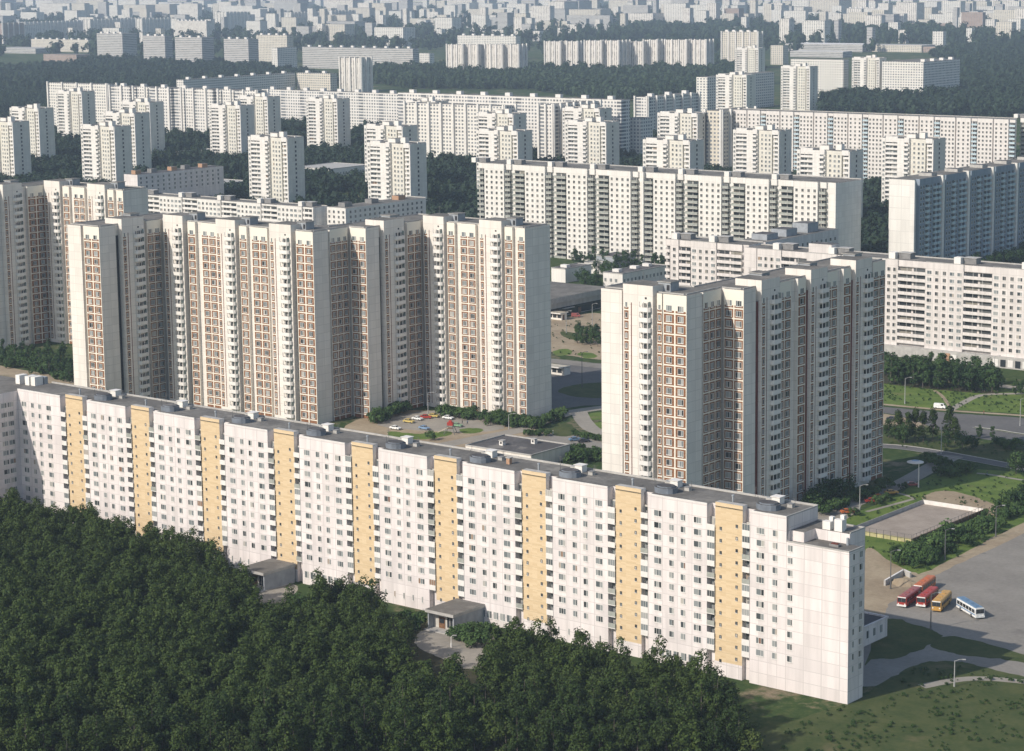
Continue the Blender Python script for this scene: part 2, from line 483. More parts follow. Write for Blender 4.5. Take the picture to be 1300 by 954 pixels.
class Face:
    """one vertical facade plane: u along it, d out of it. lit faces look to -Y (u = X), shade faces to +X (u = Y)"""
    def __init__(self, kind, plane): self.k = kind; self.p = plane
    def pt(self, u, d, z): return (u, self.p - d, z) if self.k == 'lit' else (self.p + d, u, z)
    def rz(self): return 0.0 if self.k == 'lit' else math.pi / 2
    def box(self, mb, u0, u1, d0, d1, z0, z1, m, front=None, fuv=None, us=3.2, vs_=2.94, top=None, ends=True):
        P = self.pt
        Wd, D = (u1 - u0) / us, (d1 - d0) / us
        fu = fuv or [(0, z0 / vs_), (Wd, z0 / vs_), (Wd, z1 / vs_), (0, z1 / vs_)]
        mb.poly([P(u0, d1, z0), P(u1, d1, z0), P(u1, d1, z1), P(u0, d1, z1)], front or m, fu)
        if ends:
            e = [(0, z0 / vs_), (D, z0 / vs_), (D, z1 / vs_), (0, z1 / vs_)]
            mb.poly([P(u1, d1, z0), P(u1, d0, z0), P(u1, d0, z1), P(u1, d1, z1)], m, e)
            mb.poly([P(u0, d0, z0), P(u0, d1, z0), P(u0, d1, z1), P(u0, d0, z1)], m, e)
        mb.poly([P(u0, d1, z1), P(u1, d1, z1), P(u1, d0, z1), P(u0, d0, z1)], top or 'roof_felt')
        mb.poly([P(u0, d0, z0), P(u1, d0, z0), P(u1, d1, z0), P(u0, d1, z0)], m)

def aerial(parent, x, y, z, h):
    e = MB(); e.tube((x, y, z), (x, y, z + h), 0.05, 0.04, 'pole_dark', 4)
    for k in range(3): e.tube((x - 0.6 + k * 0.1, y, z + h - 0.2 - k * 0.35), (x + 0.6 - k * 0.1, y, z + h - 0.2 - k * 0.35), 0.03, 0.03, 'pole_dark', 4)
    e.build('aerial', parent)
# ------------------------------------------------------------------ the three rust-and-cream towers
HT, FH, NF = 68.5, 2.94, 22
ZT = [HT - 3.9 - FH * k for k in range(NF)]          # window centre of each storey
V0 = (ZT[-1] - FH / 2)
def kope(label, org, poly, facades, group=None):
    t = thing('tower_block', label, 'tower block', (org[0], org[1], 0))
    ox, oy = org
    base = MB()
    base.prism([(x - ox, y - oy) for x, y in poly], 0, HT, 'cream_panel', 'roof_felt', us=3.3, vs_=FH)
    win, bal = Repeats('window'), Repeats('balcony')
    houses = []
    for fc, strips in facades:
        fc = Face(fc.k, fc.p - (oy if fc.k == 'lit' else ox))
        sh = ox if fc.k == 'lit' else oy
        lit = fc.k == 'lit'
        for st in strips:
            typ, u0, u1 = st[0], st[1] - sh, st[2] - sh
            if typ in ('W1', 'W2', 'W3'):
                n = int(typ[1])
                vb = (0 - V0) / FH; vt = (HT - V0) / FH
                fc.box(base, u0, u1, -1.2, 0.0, 0, HT, 'cream_panel', 'rust_cell', [(0, vb), (n, vb), (n, vt), (0, vt)])
                cw = (u1 - u0) / n
                for k, z in enumerate(ZT):
                    for i in range(n):
                        wm = W_SLIM[0] if cw < 2.3 else random.choice(W_TOWER) if cw > 3.3 else W_TW[0]
                        win.put(wm, fc.pt(u0 + cw * (i + 0.5), 0.0, z), fc.rz())
            elif typ == 'P':
                fc.box(base, u0, u1, -1.2, 0.0 + (st[3] if len(st) > 3 else 0), 0, HT, 'cream_panel')
            elif typ == 'B':
                d1 = 0.9
                fc.box(base, u0, u1, -1.2, d1, 0, HT + 2, 'cream_panel', us=(u1 - u0) / 2)
                # rear part of the raised attic over the balcony stack
                P = fc.pt
                q = MB()
                fc.box(q, u0 + 0.004, u1 - 0.004, -8.0, -1.204, HT, HT + 1.996, 'cream_panel', us=4)
                a, b_, c_, d_ = P(u0, -8, HT), P(u1, -8, HT), P(u1, -8, HT + 2), P(u0, -8, HT + 2)
                q.poly([b_, a, d_, c_], 'cream_panel', [(0, 0), (2, 0), (2, 1), (0, 1)])
                q.build('raised_attic', t)
                # lift machine room behind the attic
                lh = MB()
                uc = u1 - 0.5
                fc.box(lh, uc - 1.2, uc + 3.0, -8.4, -4.2, HT + 0.003, HT + 2.6, 'lift_grey', us=50, top='dark_roof')
                a2, b2, c2, d2 = P(uc - 1.2, -8.4, HT), P(uc + 3, -8.4, HT), P(uc + 3, -8.4, HT + 2.6), P(uc - 1.2, -8.4, HT + 2.6)
                lh.poly([b2, a2, d2, c2], 'lift_grey')
                fc.box(lh, uc + 1.7, uc + 2.7, -4.2, -4.15, HT + 0.3, HT + 1.9, 'dark_void')
                fc.box(lh, uc - 1.5, uc + 3.3, -8.8, -3.9, HT + 2.603, HT + 2.8, 'concrete')
                lh.build('lift_house', t)
                ap = P(u0 + 3, -5, 0); aerial(t, ap[0], ap[1], HT + 1.996, 3.0)
                v0, v1 = st[3] - sh, st[4] - sh
                bm_ = balc(v1 - v0, lit)
                for z in ZT: bal.put(bm_, fc.pt(v0, d1, z - 1.45), fc.rz())
                # vent hole in the attic, slim stair lights and a rust line beside the balconies
                fc.box(base, (v0 + v1) / 2 - 0.35, (v0 + v1) / 2 + 0.35, d1, d1 + 0.02, HT - 1.9, HT - 1.3, 'dark_void')
                if v0 - u0 > 2.4:
                    fc.box(base, u0 + 0.35, u0 + 2.0, d1, d1 + 0.025, 1.5, HT - 3.2, 'cream_panel', 'rust_cell', [(0, (1.5 - V0) / FH), (1, (1.5 - V0) / FH), (1, (HT - 3.2 - V0) / FH), (0, (HT - 3.2 - V0) / FH)])
                    for z in ZT: win.put(W_SLIM[0], fc.pt(u0 + 1.17, d1 + 0.025, z), fc.rz())
                    fc.box(base, u0 + 2.75, u0 + 3.05, d1, d1 + 0.02, 1.5, HT - 3.2, 'dark_red')
            elif typ == 'D':
                fc.box(base, u0 + 0.15, u1 - 0.15, -1.2, -0.06 if len(st) > 3 else -1.1, 0, HT - 4, 'dark_red' if len(st) > 3 else 'dark_void')  # near-black back sheet puts recess shade into colour; red strips are own colour
            elif typ == 'G':
                pass
    # low roof kerb following the outline
    ker = MB()
    n = len(poly)
    for i in range(n):
        (ax, ay), (bx, by) = poly[i], poly[(i + 1) % n]
        ax, ay, bx, by = ax - ox, ay - oy, bx - ox, by - oy
        if abs(bx - ax) > abs(by - ay): x0, x1 = sorted((ax, bx)); ker.box(x0 + 0.4, x1 - 0.4, ay - 0.12, ay + 0.12, HT + 0.002, HT + 0.35, 'concrete')
        else: y0, y1 = sorted((ay, by)); ker.box(ax - 0.12, ax + 0.12, y0 + 0.4, y1 - 0.4, HT + 0.002, HT + 0.35, 'concrete')
    base.build('wall', t)
    ker.build('roof_kerb', t)
    win.flush(t, 12.0); bal.flush(t, 12.0)
    xs = [p[0] for p in poly]; ys = [p[1] for p in poly]
    return t

LIT, SH = 'lit', 'shade'
# wide zigzag tower, centre left
kope('wide zigzag cream and rust tower block left of the courtyard behind the long slab', (-560, 590),
     [(-643.4, 546.7), (-628.1, 546.7), (-628.1, 577.2), (-551.3, 577.2), (-551.3, 595.7), (-543.2, 595.7), (-543.2, 626.7), (-496, 626.7), (-496, 640), (-557, 640), (-557, 604), (-566, 591), (-643.4, 591)],
     [(Face(LIT, 545.5), [('P', -643.4, -636.2, 0.5), ('W2', -635.3, -626.9)]),
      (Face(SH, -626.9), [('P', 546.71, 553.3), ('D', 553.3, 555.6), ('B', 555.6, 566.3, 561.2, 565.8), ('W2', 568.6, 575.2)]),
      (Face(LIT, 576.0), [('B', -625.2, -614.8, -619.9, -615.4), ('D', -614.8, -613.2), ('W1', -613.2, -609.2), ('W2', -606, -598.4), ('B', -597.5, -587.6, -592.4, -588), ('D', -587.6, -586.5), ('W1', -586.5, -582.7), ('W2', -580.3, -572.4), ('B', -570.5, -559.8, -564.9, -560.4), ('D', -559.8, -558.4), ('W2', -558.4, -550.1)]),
      (Face(SH, -550.1), [('P', 577.21, 583.8), ('W3', 584.6, 593.8)]),
      (Face(LIT, 594.5), [('W2', -549.4, -542.0)]),
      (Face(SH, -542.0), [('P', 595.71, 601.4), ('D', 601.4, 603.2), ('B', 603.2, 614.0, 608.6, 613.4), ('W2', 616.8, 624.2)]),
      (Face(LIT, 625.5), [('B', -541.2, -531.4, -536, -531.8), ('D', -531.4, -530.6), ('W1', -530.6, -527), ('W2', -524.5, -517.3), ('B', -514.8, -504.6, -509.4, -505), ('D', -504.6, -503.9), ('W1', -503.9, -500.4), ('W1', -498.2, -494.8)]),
      (Face(SH, -494.8), [('P', 626.71, 640)])])
for r in ((-644, -626, 545, 591), (-626, -550, 576, 591), (-566, -542, 590, 640), (-557, -494, 625, 640)): foot(*r)
# right-hand tower
kope('cream and rust tower block with three shaded balcony stacks at centre right', (-368, 560),
     [(-383.8, 521.7), (-355.9, 521.7), (-355.9, 539.7), (-348.7, 539.7), (-348.7, 619), (-363, 619), (-363, 536), (-383.8, 536)],
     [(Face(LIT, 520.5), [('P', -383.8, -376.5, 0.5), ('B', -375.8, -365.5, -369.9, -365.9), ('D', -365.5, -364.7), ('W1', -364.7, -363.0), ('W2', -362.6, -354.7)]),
      (Face(SH, -354.7), [('P', 521.71, 528.2), ('W3', 528.8, 538.0)]),
      (Face(LIT, 538.5), [('W2', -354.1, -347.5)]),
      (Face(SH, -347.5), [('P', 539.71, 544.8), ('D', 544.8, 546.4, 1), ('B', 546.4, 556.2, 551, 555.8), ('W2', 556.8, 563.8), ('W1', 567.6, 572.0), ('D', 572.0, 573.3, 1), ('B', 573.3, 582.7, 577.6, 582.3), ('W2', 583.2, 590), ('W1', 593.6, 598.0), ('D', 598, 599.2, 1), ('B', 599.2, 609.0, 603.9, 608.5), ('W2', 611.2, 618.8)])])
for r in ((-384, -354, 520, 536), (-363, -347, 536, 619)): foot(*r)
# left-hand tower, partly out of the picture
kope('tall cream and rust tower block at the left edge with its base behind garden trees', (-750, 640),
     [(-786, 606), (-773.8, 606), (-773.8, 644.2), (-724.1, 644.2), (-724.1, 657), (-786, 657)],
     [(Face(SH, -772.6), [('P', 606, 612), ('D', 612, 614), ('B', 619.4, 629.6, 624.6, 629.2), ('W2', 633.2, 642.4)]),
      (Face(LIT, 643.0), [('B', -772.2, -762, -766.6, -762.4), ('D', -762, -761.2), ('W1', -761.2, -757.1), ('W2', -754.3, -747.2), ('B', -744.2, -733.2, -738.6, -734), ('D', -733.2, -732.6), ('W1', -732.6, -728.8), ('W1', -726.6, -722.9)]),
      (Face(SH, -722.9), [('P', 644.21, 657)])])
for r in ((-786, -772, 606, 657), (-772, -722, 643, 657)): foot(*r)

# ------------------------------------------------------------------ long pale slab with ochre stair strips (foreground)
def front_slab():
    t = thing('apartment_block', 'very long pale pink slab in front with nine ochre yellow stair strips above the wood', 'apartment block', (-390, 419.5, 0), R(-0.54))
    X0 = -390.0
    H = 39.5
    A = lambda a: a - X0
    xl, xr = A(-522.0), A(-258.5)
    starts = [A(-501.0 + 27.93 * k) for k in range(9)]
    ROWS = [H - 4.0 - 2.8 * k for k in range(11)]
    wall, roof = MB(), MB()
    # core behind the loggias, then white blocks standing forward of it
    wall.box(xl, xr, 1.5, 13.0, 0, H - 3.0, 'pale_panel', skip='tb', us=4.1)
    blocks = []
    x = xl
    for s in starts:
        blocks.append((x, s - 2.0)); x = s + 7.35 + 2.2
    blocks.append((x, xr))
    blk_edges = []
    for i, (a, b) in enumerate(blocks):
        n = 4
        wall.box(a, b, 0.0, 1.5, 0, H, 'pale_panel', skip='tb', us=(b - a) / n)
    # attic storey: notched at the loggias so they stay open to the sky
    edges = [xl] + [e for s in starts for e in (s - 2.0, s, s + 7.35, s + 9.55)] + [xr]
    segs = []
    for i in range(0, len(edges) - 1): segs.append((edges[i], edges[i + 1], (i % 4) in (1, 3)))
    wall.poly([(xl, 13, H - 3), (xl, 1.5, H - 3), (xl, 1.5, H), (xl, 13, H)], 'pale_panel')
    for a, b, lg in segs:
        y0 = 2.2 if lg else 1.5
        wall.poly([(a, y0, H - 3), (b, y0, H - 3), (b, y0, H), (a, y0, H)], 'pale_panel', [(0, 0), (1, 0), (1, 1), (0, 1)])
        yr = 2.2 if lg else 0.0
        roof.poly([(a, yr, H), (b, yr, H), (b, 13, H), (a, 13, H)], 'roof_felt')
        if lg:
            wall.poly([(a, 1.5, H - 3), (a, 2.2, H - 3), (a, 2.2, H), (a, 1.5, H)], 'pale_panel')
            wall.poly([(b, 2.2, H - 3), (b, 1.5, H - 3), (b, 1.5, H), (b, 2.2, H)], 'pale_panel')
            wall.poly([(a, 1.5, H - 3), (b, 1.5, H - 3), (b, 2.2, H - 3), (a, 2.2, H - 3)], 'concrete')
    wall.poly([(xr, 0, H - 5), (xr, 13, H - 5), (xr, 13, H), (xr, 0, H)], 'pale_panel', [(0, 0), (4, 0), (4, 2), (0, 2)])
    wall.poly([(xr, 13, H - 3), (xl, 13, H - 3), (xl, 13, H), (xr, 13, H)], 'pale_panel')
    # lower, stepped right end
    wall.box(xr + 0.003, A(-242.6), 0.0, 6.4, 0, 34.0, 'pale_panel', 'roof_felt', us=4.6)
    wall.box(xr + 0.003, A(-246.3), 6.403, 13.0, 0, 36.3, 'pale_panel', 'roof_felt', us=3.3)
    wall.box(xr + 0.003, xr + 3.4, 1.8, 6.4, 34.003, 36.3, 'pale_panel', 'roof_felt')
    for (x0, x1, y0, y1, z) in ((xr + 0.1, A(-242.6), -0.02, 0.2, 34.0), (A(-242.82), A(-242.6), 0.2, 6.2, 34.0), (xr + 0.1, A(-246.3), 12.8, 13.02, 36.3), (A(-246.52), A(-246.3), 6.7, 12.8, 36.3)):
        wall.box(x0, x1, y0, y1, z + 0.002, z + 0.32, 'concrete')
    # back and front roof kerbs
    roof.box(xl, xr, 12.75, 13.02, H + 0.002, H + 0.45, 'concrete')
    for a, b in blocks: roof.box(a + 0.05, b - 0.05, -0.02, 0.22, H + 0.002, H + 0.28, 'parapet_white')
    roof.box(xr - 0.25, xr - 0.002, 0.3, 12.7, H + 0.002, H + 0.3, 'concrete')
    wall.build('wall', t); roof.build('roof', t)
    # ochre stair strips
    for s in starts:
        st = MB()
        hh = H + 0.85
        st.box(s, s + 7.35, 0.35, 2.2, 3.4, hh, 'ochre_tile', 'concrete', skip='lrt', us=7.35 / 1.0, vs_=2.8)
        for x0 in (s, s + 7.35):
            pass
        st.poly([(s + 7.35, 0.35, 3.4), (s + 7.35, 2.2, 3.4), (s + 7.35, 2.2, hh), (s + 7.35, 0.35, hh)], 'parapet_white')
        st.poly([(s, 2.2, 3.4), (s, 0.35, 3.4), (s, 0.35, hh), (s, 2.2, hh)], 'parapet_white')
        st.poly([(s, 0.35, hh), (s + 7.35, 0.35, hh), (s + 7.35, 2.2, hh), (s, 2.2, hh)], 'concrete')
        st.box(s, s + 7.35, 0.36, 1.5, 0, 3.397, 'pale_panel', skip='t')
        so = st.build('stair_tower', t)
        for k, z in enumerate(ROWS + [ROWS[-1] - 2.8]):
            for fx, dz in ((1.5, -1.1), (5.8, 0.0)):
                link('stair_window', SMALL_ME, so, (s + fx, 0.35, z + dz), 0)
    # loggias: parapet, floor, side wall, back window
    def loggia_mb(wd, glazed, col):
        b = MB()
        b.box(0, wd, 0.0, 0.12, 0.0, 1.12, col)
        b.box(0, wd, 0.0, 1.5, -0.18, 0.0, 'parapet_white', skip='')
        b.poly([(0, 1.49, 0), (wd, 1.49, 0), (wd, 1.49, 2.62), (0, 1.49, 2.62)], 'loggia_wall')
        b.box(0.25, wd * 0.48, 1.44, 1.485, 0.1, 2.2, 'window_glass'); b.box(wd * 0.55, wd - 0.2, 1.44, 1.485, 0.85, 2.2, 'window_glass')
        if glazed:
            b.poly([(0.04, 0.06, 1.12), (wd - 0.04, 0.06, 1.12), (wd - 0.04, 0.06, 2.6), (0.04, 0.06, 2.6)], 'window_glass')
            for i in range(4):
                xx = 0.02 + (wd - 0.1) * i / 3
                b.box(xx, xx + 0.07, 0.02, 0.1, 1.12, 2.6, 'window_frame', skip='tb')
            b.box(0.02, wd - 0.02, 0.0, 0.12, 2.5, 2.62, 'window_frame')
        else:
            r = random.random()
            if r < 0.15: b.box(wd * 0.2, wd * 0.45, 0.5, 0.9, 0, 1.7, 'wood_brown')
            elif r < 0.3: b.box(wd * 0.55, wd * 0.85, 0.6, 0.9, 0, 1.5, 'concrete_dark')
            elif r < 0.7: b.box(wd * 0.5, wd * 0.8, 0.35, 0.4, 1.2, 2.1, 'paint_white')
        return b
    variants = [loggia_mb(2.05, g, c) for g, c in ((0, 'parapet_white'), (0, 'parapet_white'), (0, 'parapet_white'), (1, 'parapet_white'), (1, 'parapet_white'), (1, 'parapet_white'), (0, 'loggia_green'))]
    lg = Repeats('loggia'); wn = Repeats('window')
    for s in starts:
        for xx in (s - 2.02, s + 7.42):
            for z in ROWS: lg.put(random.choice(variants), (xx, -0.03, z - 1.55), 0)
    for i, (a, b) in enumerate(blocks):
        W = b - a
        if W > 15.5: cs = [(2.75, 1), (6.6, 0), (9.8, 0), (13.8, 1)]
        elif i == 0: cs = [(2.2, 1), (6.6, 0), (9.8, 0), (13.8, 1)]; cs = [(W - 16.5 + c, k) for c, k in cs if W - 16.5 + c > 1.2]
        else: cs = [(2.75, 1), (6.6, 0)]
        for c, k in cs:
            for z in ROWS: wn.put(random.choice(W_WIDE) if k else W_NARROW[0], (a + c, 0, z), 0)
    # windows beside the step and in the end wall
    for z in [r for r in ROWS if r < 33]:
        wn.put(W_NARROW[0], (xr + 1.0, 0, z), 0)
        wn.put(W_SLIM[0], (A(-242.6), 2.0, z), math.pi / 2); wn.put(W_NARROW[0], (A(-242.6), 5.0, z), math.pi / 2)
    wn.flush(t, 8.0); lg.flush(t, 8.0)
    # storey of shop windows at ground level
    gw = Repeats('shop_window')
    gl = window_mb(1.6, 1.9, 2); gs = window_mb(0.5, 1.6, 1)
    for i, (a, b) in enumerate(blocks[1:-1]):
        for j in range(7 if i % 2 else 5):
            gw.put(gl if i % 2 else gs, (a + 1.6 + j * (2.1 if i % 2 else 3.1), 0, 2.7), 0)
    gw.flush(t)
    # roof furniture at each section
    for i, s in enumerate(starts):
        vp = MB(); vp.tube((s + 2.6, 3.6, H), (s + 2.6, 3.6, H + 1.9), 0.22, 0.22, 'lift_grey', 8); vp.tube((s + 2.6, 3.6, H + 1.9), (s + 2.6, 3.6, H + 2.2), 0.34, 0.3, 'lift_grey', 8)
        vp.build('vent_pipe', t)
        lh = MB()
        lh.box(s + 9.2, s + 11.4, 9.2, 11.2, H, H + 1.6, 'white_panel', us=9, vs_=9); lh.box(s + 9.0, s + 11.6, 9.0, 11.4, H + 1.603, H + 1.75, 'parapet_white')
        lh.box(s + 7.2, s + 9.197, 10.0, 11.2, H, H + 0.9, 'concrete')
        lh.build('vent_box', t)
        hd = MB()
        n = 14
        cx, cy, rr = s + 11.4, 4.6, 2.3
        ring = [(cx + rr * 1.25 * math.cos(2 * math.pi * k / n), cy + rr * math.sin(2 * math.pi * k / n)) for k in range(n)]
        hd.prism(ring, H, H + 1.3, 'hood_blue', 'dark_roof', us=90, vs_=90)
        hd.prism([(cx + (x - cx) * 0.8, cy + (y - cy) * 0.8) for x, y in ring], H + 1.303, H + 1.6, 'hood_blue', 'dark_roof')
        hd.tube((cx - 1.9, 3.2, H), (cx - 1.9, 3.2, H + 2.9), 0.1, 0.08, 'pole_dark', 5)
        hd.build('lift_hood', t)
        aerial(t, s + 5.0, 9.0, H, 3.4); aerial(t, s + 16.5, 7.5, H, 2.8)
        e = MB(); e.box(s + 14.0, s + 15.3, 8.2, 9.4, H + 0.003, H + 0.8, 'concrete'); e.box(s + 13.9, s + 15.4, 8.1, 9.5, H + 0.803, H + 0.92, 'concrete_dark'); e.build('roof_vent', t)
    oc = MB(); oc.box(starts[5] + 18.5, starts[5] + 19.5, 6.0, 7.0, H, H + 1.5, 'brick_orange'); oc.box(starts[5] + 18.35, starts[5] + 19.65, 5.85, 7.15, H + 1.503, H + 1.7, 'concrete'); oc.build('chimney', t)
    for (x0, x1, y0, y1, z0, z1) in ((A(-253.6), A(-251.6), 6.9, 8.4, 36.303, 38.1), (A(-250.6), A(-248.6), 6.9, 8.2, 36.303, 38.9)):
        e = MB(); e.box(x0, x1, y0, y1, z0, z1, 'white_panel', us=9, vs_=9); e.box(x0 + 0.5, x0 + 1.5, y1 + 0.4, y1 + 1.4, 36.303, z1 + 0.7, 'white_panel', us=9, vs_=9); e.build('vent_box', t)
    e = MB(); e.box(A(-249.2), A(-246.9), 2.6, 3.8, 34.003, 34.5, 'concrete_dark'); e.box(A(-248.9), A(-247.2), 2.8, 3.6, 34.503, 34.7, 'dark_red'); e.build('roof_hatch', t)
    pp = MB(); pp.tube((A(-246.3), 5.6, 34), (A(-246.3), 5.6, 35.6), 0.35, 0.35, 'lift_grey', 8); pp.build('vent_pipe', t)
    # two entrance porches
    for pc, ln in ((A(-349.8), 0), (A(-414.6), 0)):
        p = MB()
        x0, x1, y0, y1, h = pc - 4.2, pc + 4.2, -11.5, -0.003, 4.3
        p.box(x0 - 0.35, x1 + 0.35, y0 - 0.5, y1, h, h + 0.75, 'concrete', 'roof_felt')
        p.box(x1 - 0.35, x1, y0 + 0.1, y1, 0, h - 0.003, 'lift_grey')
        p.box(x0, x0 + 0.35, y0 + 0.1, y1, 0, h - 0.003, 'lift_grey')
        p.box(x0 + 0.353, x1 - 0.353, y0 + 2.0, y0 + 2.2, 0.2, h - 0.003, 'loggia_wall')
        p.box(x0 - 0.3, x1 + 0.3, y0 - 1.2, y1 - 0.5, 0.0, 0.18, 'concrete')
        po = p.build('porch', t)
        d = MB(); d.box(x0 + 2.0, x0 + 4.0, y0 + 1.9, y0 + 1.997, 0.2, 3.0, 'wood_brown'); d.box(x0 + 2.2, x0 + 3.8, y0 + 1.86, y0 + 1.897, 1.5, 2.6, 'car_glass'); d.build('door', po)
        d = MB(); d.box(x0 + 4.6, x1 - 0.6, y0 + 1.9, y0 + 1.997, 0.7, 3.6, 'car_glass')
        for k in range(4): d.box(x0 + 4.6 + k * 0.95, x0 + 4.7 + k * 0.95, y0 + 1.85, y0 + 1.897, 0.7, 3.6, 'window_frame')
        d.build('porch_window', po)
    # low annex against the back of the right end
    an = MB()
    an.box(A(-276.0), A(-261.5), 13.2, 50.0, 0, 4.6, 'pale_panel', 'dark_roof', us=4, vs_=4.6)
    for (x0, x1, y0, y1) in ((A(-276.2), A(-261.3), 49.8, 50.2), (A(-261.7), A(-261.3), 13.2, 49.797)): an.box(x0, x1, y0, y1, 4.603, 5.0, 'pale_panel')
    ao = an.build('annex', t)
    me = window_mb(1.3, 2.0, 2).mesh('window')
    for k in range(11): link('window', me, ao, (A(-261.5), 16.0 + k * 3.1, 2.6), math.pi / 2)
    # return wing at the left end, running towards the wood
    wg = MB()
    wg.box(xl - 26, xl - 0.003, -34, 13, 0, H - 0.3, 'pale_panel', 'roof_felt', us=3.6)
    wo = wg.build('wing', t)
    ww = Repeats('window', 60)
    for z in ROWS:
        for y in (-31, -27.5, -23.8, -20.2, -14.6, -11.0, -5.2, -1.9 - 0.9): ww.put(random.choice(W_WIDE), (xl - 0.003, y, z), math.pi / 2)
    ww.flush(wo)
    for (px, y0) in ((xl - 9.5, 3.0), (xl - 5.4, 3.2), (xl - 3.2, 3.6)):
        e = MB(); e.box(px, px + 1.9, y0 + 4, y0 + 7, H - 0.297, H + 2.3, 'white_panel', us=9, vs_=9); e.build('vent_box', wo)
    e = MB(); e.box(xl - 8, xl - 1, 11, 12.2, H - 0.297, H + 1.9, 'lift_grey'); e.build('lift_house', wo)
SMALL_ME = W_SMALL[0].mesh('stair_window')
front_slab()
foot(-548, -238, 417, 434); foot(-276, -261, 434, 471); foot(-549, -521, 385, 434)
foot(-355.5, -344.5, 405, 420); foot(-420, -409, 405, 420)

# ------------------------------------------------------------------ mid-distance slabs
def mid_balcony(wd, dp, mat='loggia_green', post=False, gl='dark_glass'):
    b = MB()
    b.box(0, wd, -dp, 0, -0.15, 0, 'parapet_white')
    b.box(0, wd, -dp, -dp + 0.1, 0, 1.15, mat)
    b.box(0, 0.1, -dp + 0.1, 0, 0, 1.15, mat); b.box(wd - 0.1, wd, -dp + 0.1, 0, 0, 1.15, mat)
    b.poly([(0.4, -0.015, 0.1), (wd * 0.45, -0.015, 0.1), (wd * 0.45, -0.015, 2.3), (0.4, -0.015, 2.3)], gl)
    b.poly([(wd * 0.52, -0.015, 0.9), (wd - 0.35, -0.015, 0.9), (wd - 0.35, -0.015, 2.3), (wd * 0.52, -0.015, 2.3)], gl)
    if post:
        for x in (0, wd * 0.33, wd * 0.66, wd - 0.1): b.box(x, x + 0.1, -dp, -dp + 0.1, 1.15, 2.7, 'parapet_white', skip='tb')
    return b
MBAL = {}
def mbal(wd, dp, mat, post=False):
    k = (round(wd, 1), dp, mat, post)
    if k not in MBAL: MBAL[k] = mid_balcony(*k)
    return MBAL[k]

def slab(label, x0, x1, y0, depth, H, fh, nrow, top, sections, wallmat='white_panel', wd=1.2, rec=1.5, balmat='loggia_green', end_windows=False, name='apartment_block', roofbox=True, group=None, base=None):
    """long slab: sections = list of (kind, a, b); 'W' = window block standing forward, 'L' = balconies in the recess, 'E' = open recess"""
    t = thing(name, label, 'apartment block', (x0, y0, 0), 0, group)
    wall, roof = MB(), MB()
    wall.box(0, x1 - x0, rec, depth, 0, H, wallmat, 'roof_felt', us=3.2, vs_=fh)
    dk = 'loggia_wall' if rec > 2 else wallmat
    win, bal = Repeats('window'), Repeats('balcony')
    rows = [H - top - fh * k for k in range(nrow)]
    for kind, a, b in sections:
        a -= x0; b -= x0
        if kind == 'W':
            n = max(1, round((b - a) / 3.3))
            wall.box(a, b, 0, rec, 0, H - 0.003, wallmat, 'roof_felt', skip='k', us=(b - a) / n, vs_=fh)
            for z in rows:
                for i in range(n): win.put(W_MID[0] if (i in (1, 2) or n < 3) else W_WIDE[1] if wd > 1.4 else W_MID[0], (a + (b - a) * (i + 0.5) / n, 0, z), 0)
        elif kind == 'L':
            wall.box(a, b, rec - 0.9, rec, H - top + 1.4, H - 0.003, wallmat, 'roof_felt', skip='k', vs_=fh)
            if rec > 2: wall.box(a + 0.01, b - 0.01, rec - 0.05, rec + 0.01, 0, H - top + 1.39, 'loggia_wall', skip='k')
            for z in rows: bal.put(mbal(b - a - 0.1, rec - (0.3 if rec > 2 else 0), balmat, b - a > 8), (a + 0.05, rec - (0.06 if rec > 2 else 0), z - 1.35), 0)
        elif kind == 'Z':
            wall.box(a, b, -0.4, rec, 0, H + 0.3, wallmat, 'roof_felt', skip='k', vs_=fh)
    if end_windows:
        for z in rows:
            for y in (3.0, depth - 3): win.put(W_MID[0], (x1 - x0, y, z), math.pi / 2)
    if base: wall.box(0.2, x1 - x0 + 0.2, -0.3, -0.003 + 0.0, 0, base, 'concrete_dark', skip='')
    wall.build('wall', t)
    roof.box(0, x1 - x0, depth - 0.3, depth + 0.02, H + 0.002, H + 0.5, 'concrete')
    for kind, a, b in sections:
        if kind == 'W': roof.box(a - x0 + 0.1, b - x0 - 0.1, 0.02, 0.25, H + 0.002, H + 0.3, 'concrete')
    roof.build('roof_kerb', t)
    win.flush(t, 5); bal.flush(t, 5)
    if roofbox:
        for kind, a, b in sections:
            if kind == 'L' and b - a > 4.5:
                e = MB(); e.box(a - x0 - 5.5, a - x0 - 2.5, 2.2, 5.2, H + 0.002, H + 2.6, 'white_panel', us=9, vs_=9); e.build('vent_box', t)
                e = MB(); e.box(a - x0 - 2.2, a - x0 + 3.2, 4.5, 8.5, H + 0.002, H + 2.3, 'concrete_dark', 'dark_roof'); e.box(a - x0 - 2.5, a - x0 + 3.5, 4.2, 8.8, H + 2.303, H + 2.5, 'concrete'); e.build('lift_house', t)
    foot(x0, x1, y0, y0 + depth)
    return t

secs = [('L', -817.6, -813.0)]
for k in range(8):
    b = -811.2 + 28.93 * k
    secs.append(('W', b - 0.9, b + 13.2))
    if k == 7: secs += [('L', b + 13.8, b + 17.2), ('Z', b + 26.0 - 0.2, b + 26.6)] if False else [('L', b + 13.8, b + 17.4), ('Z', -585.5, -584.8)]
    else:
        secs.append(('L', b + 13.6, b + 17.2))
        if k == 3: secs.append(('Z', b + 20.9, b + 21.9))
        secs.append(('L', b + (22.0 if k == 3 else 19.0), b + 27.0))
slab('long white seventeen storey slab with grey green balcony stacks facing the sun across the middle', -817.8, -584.8, 990.6, 25, 50.0, 2.95, 16, 4.4, secs, rec=2.4)

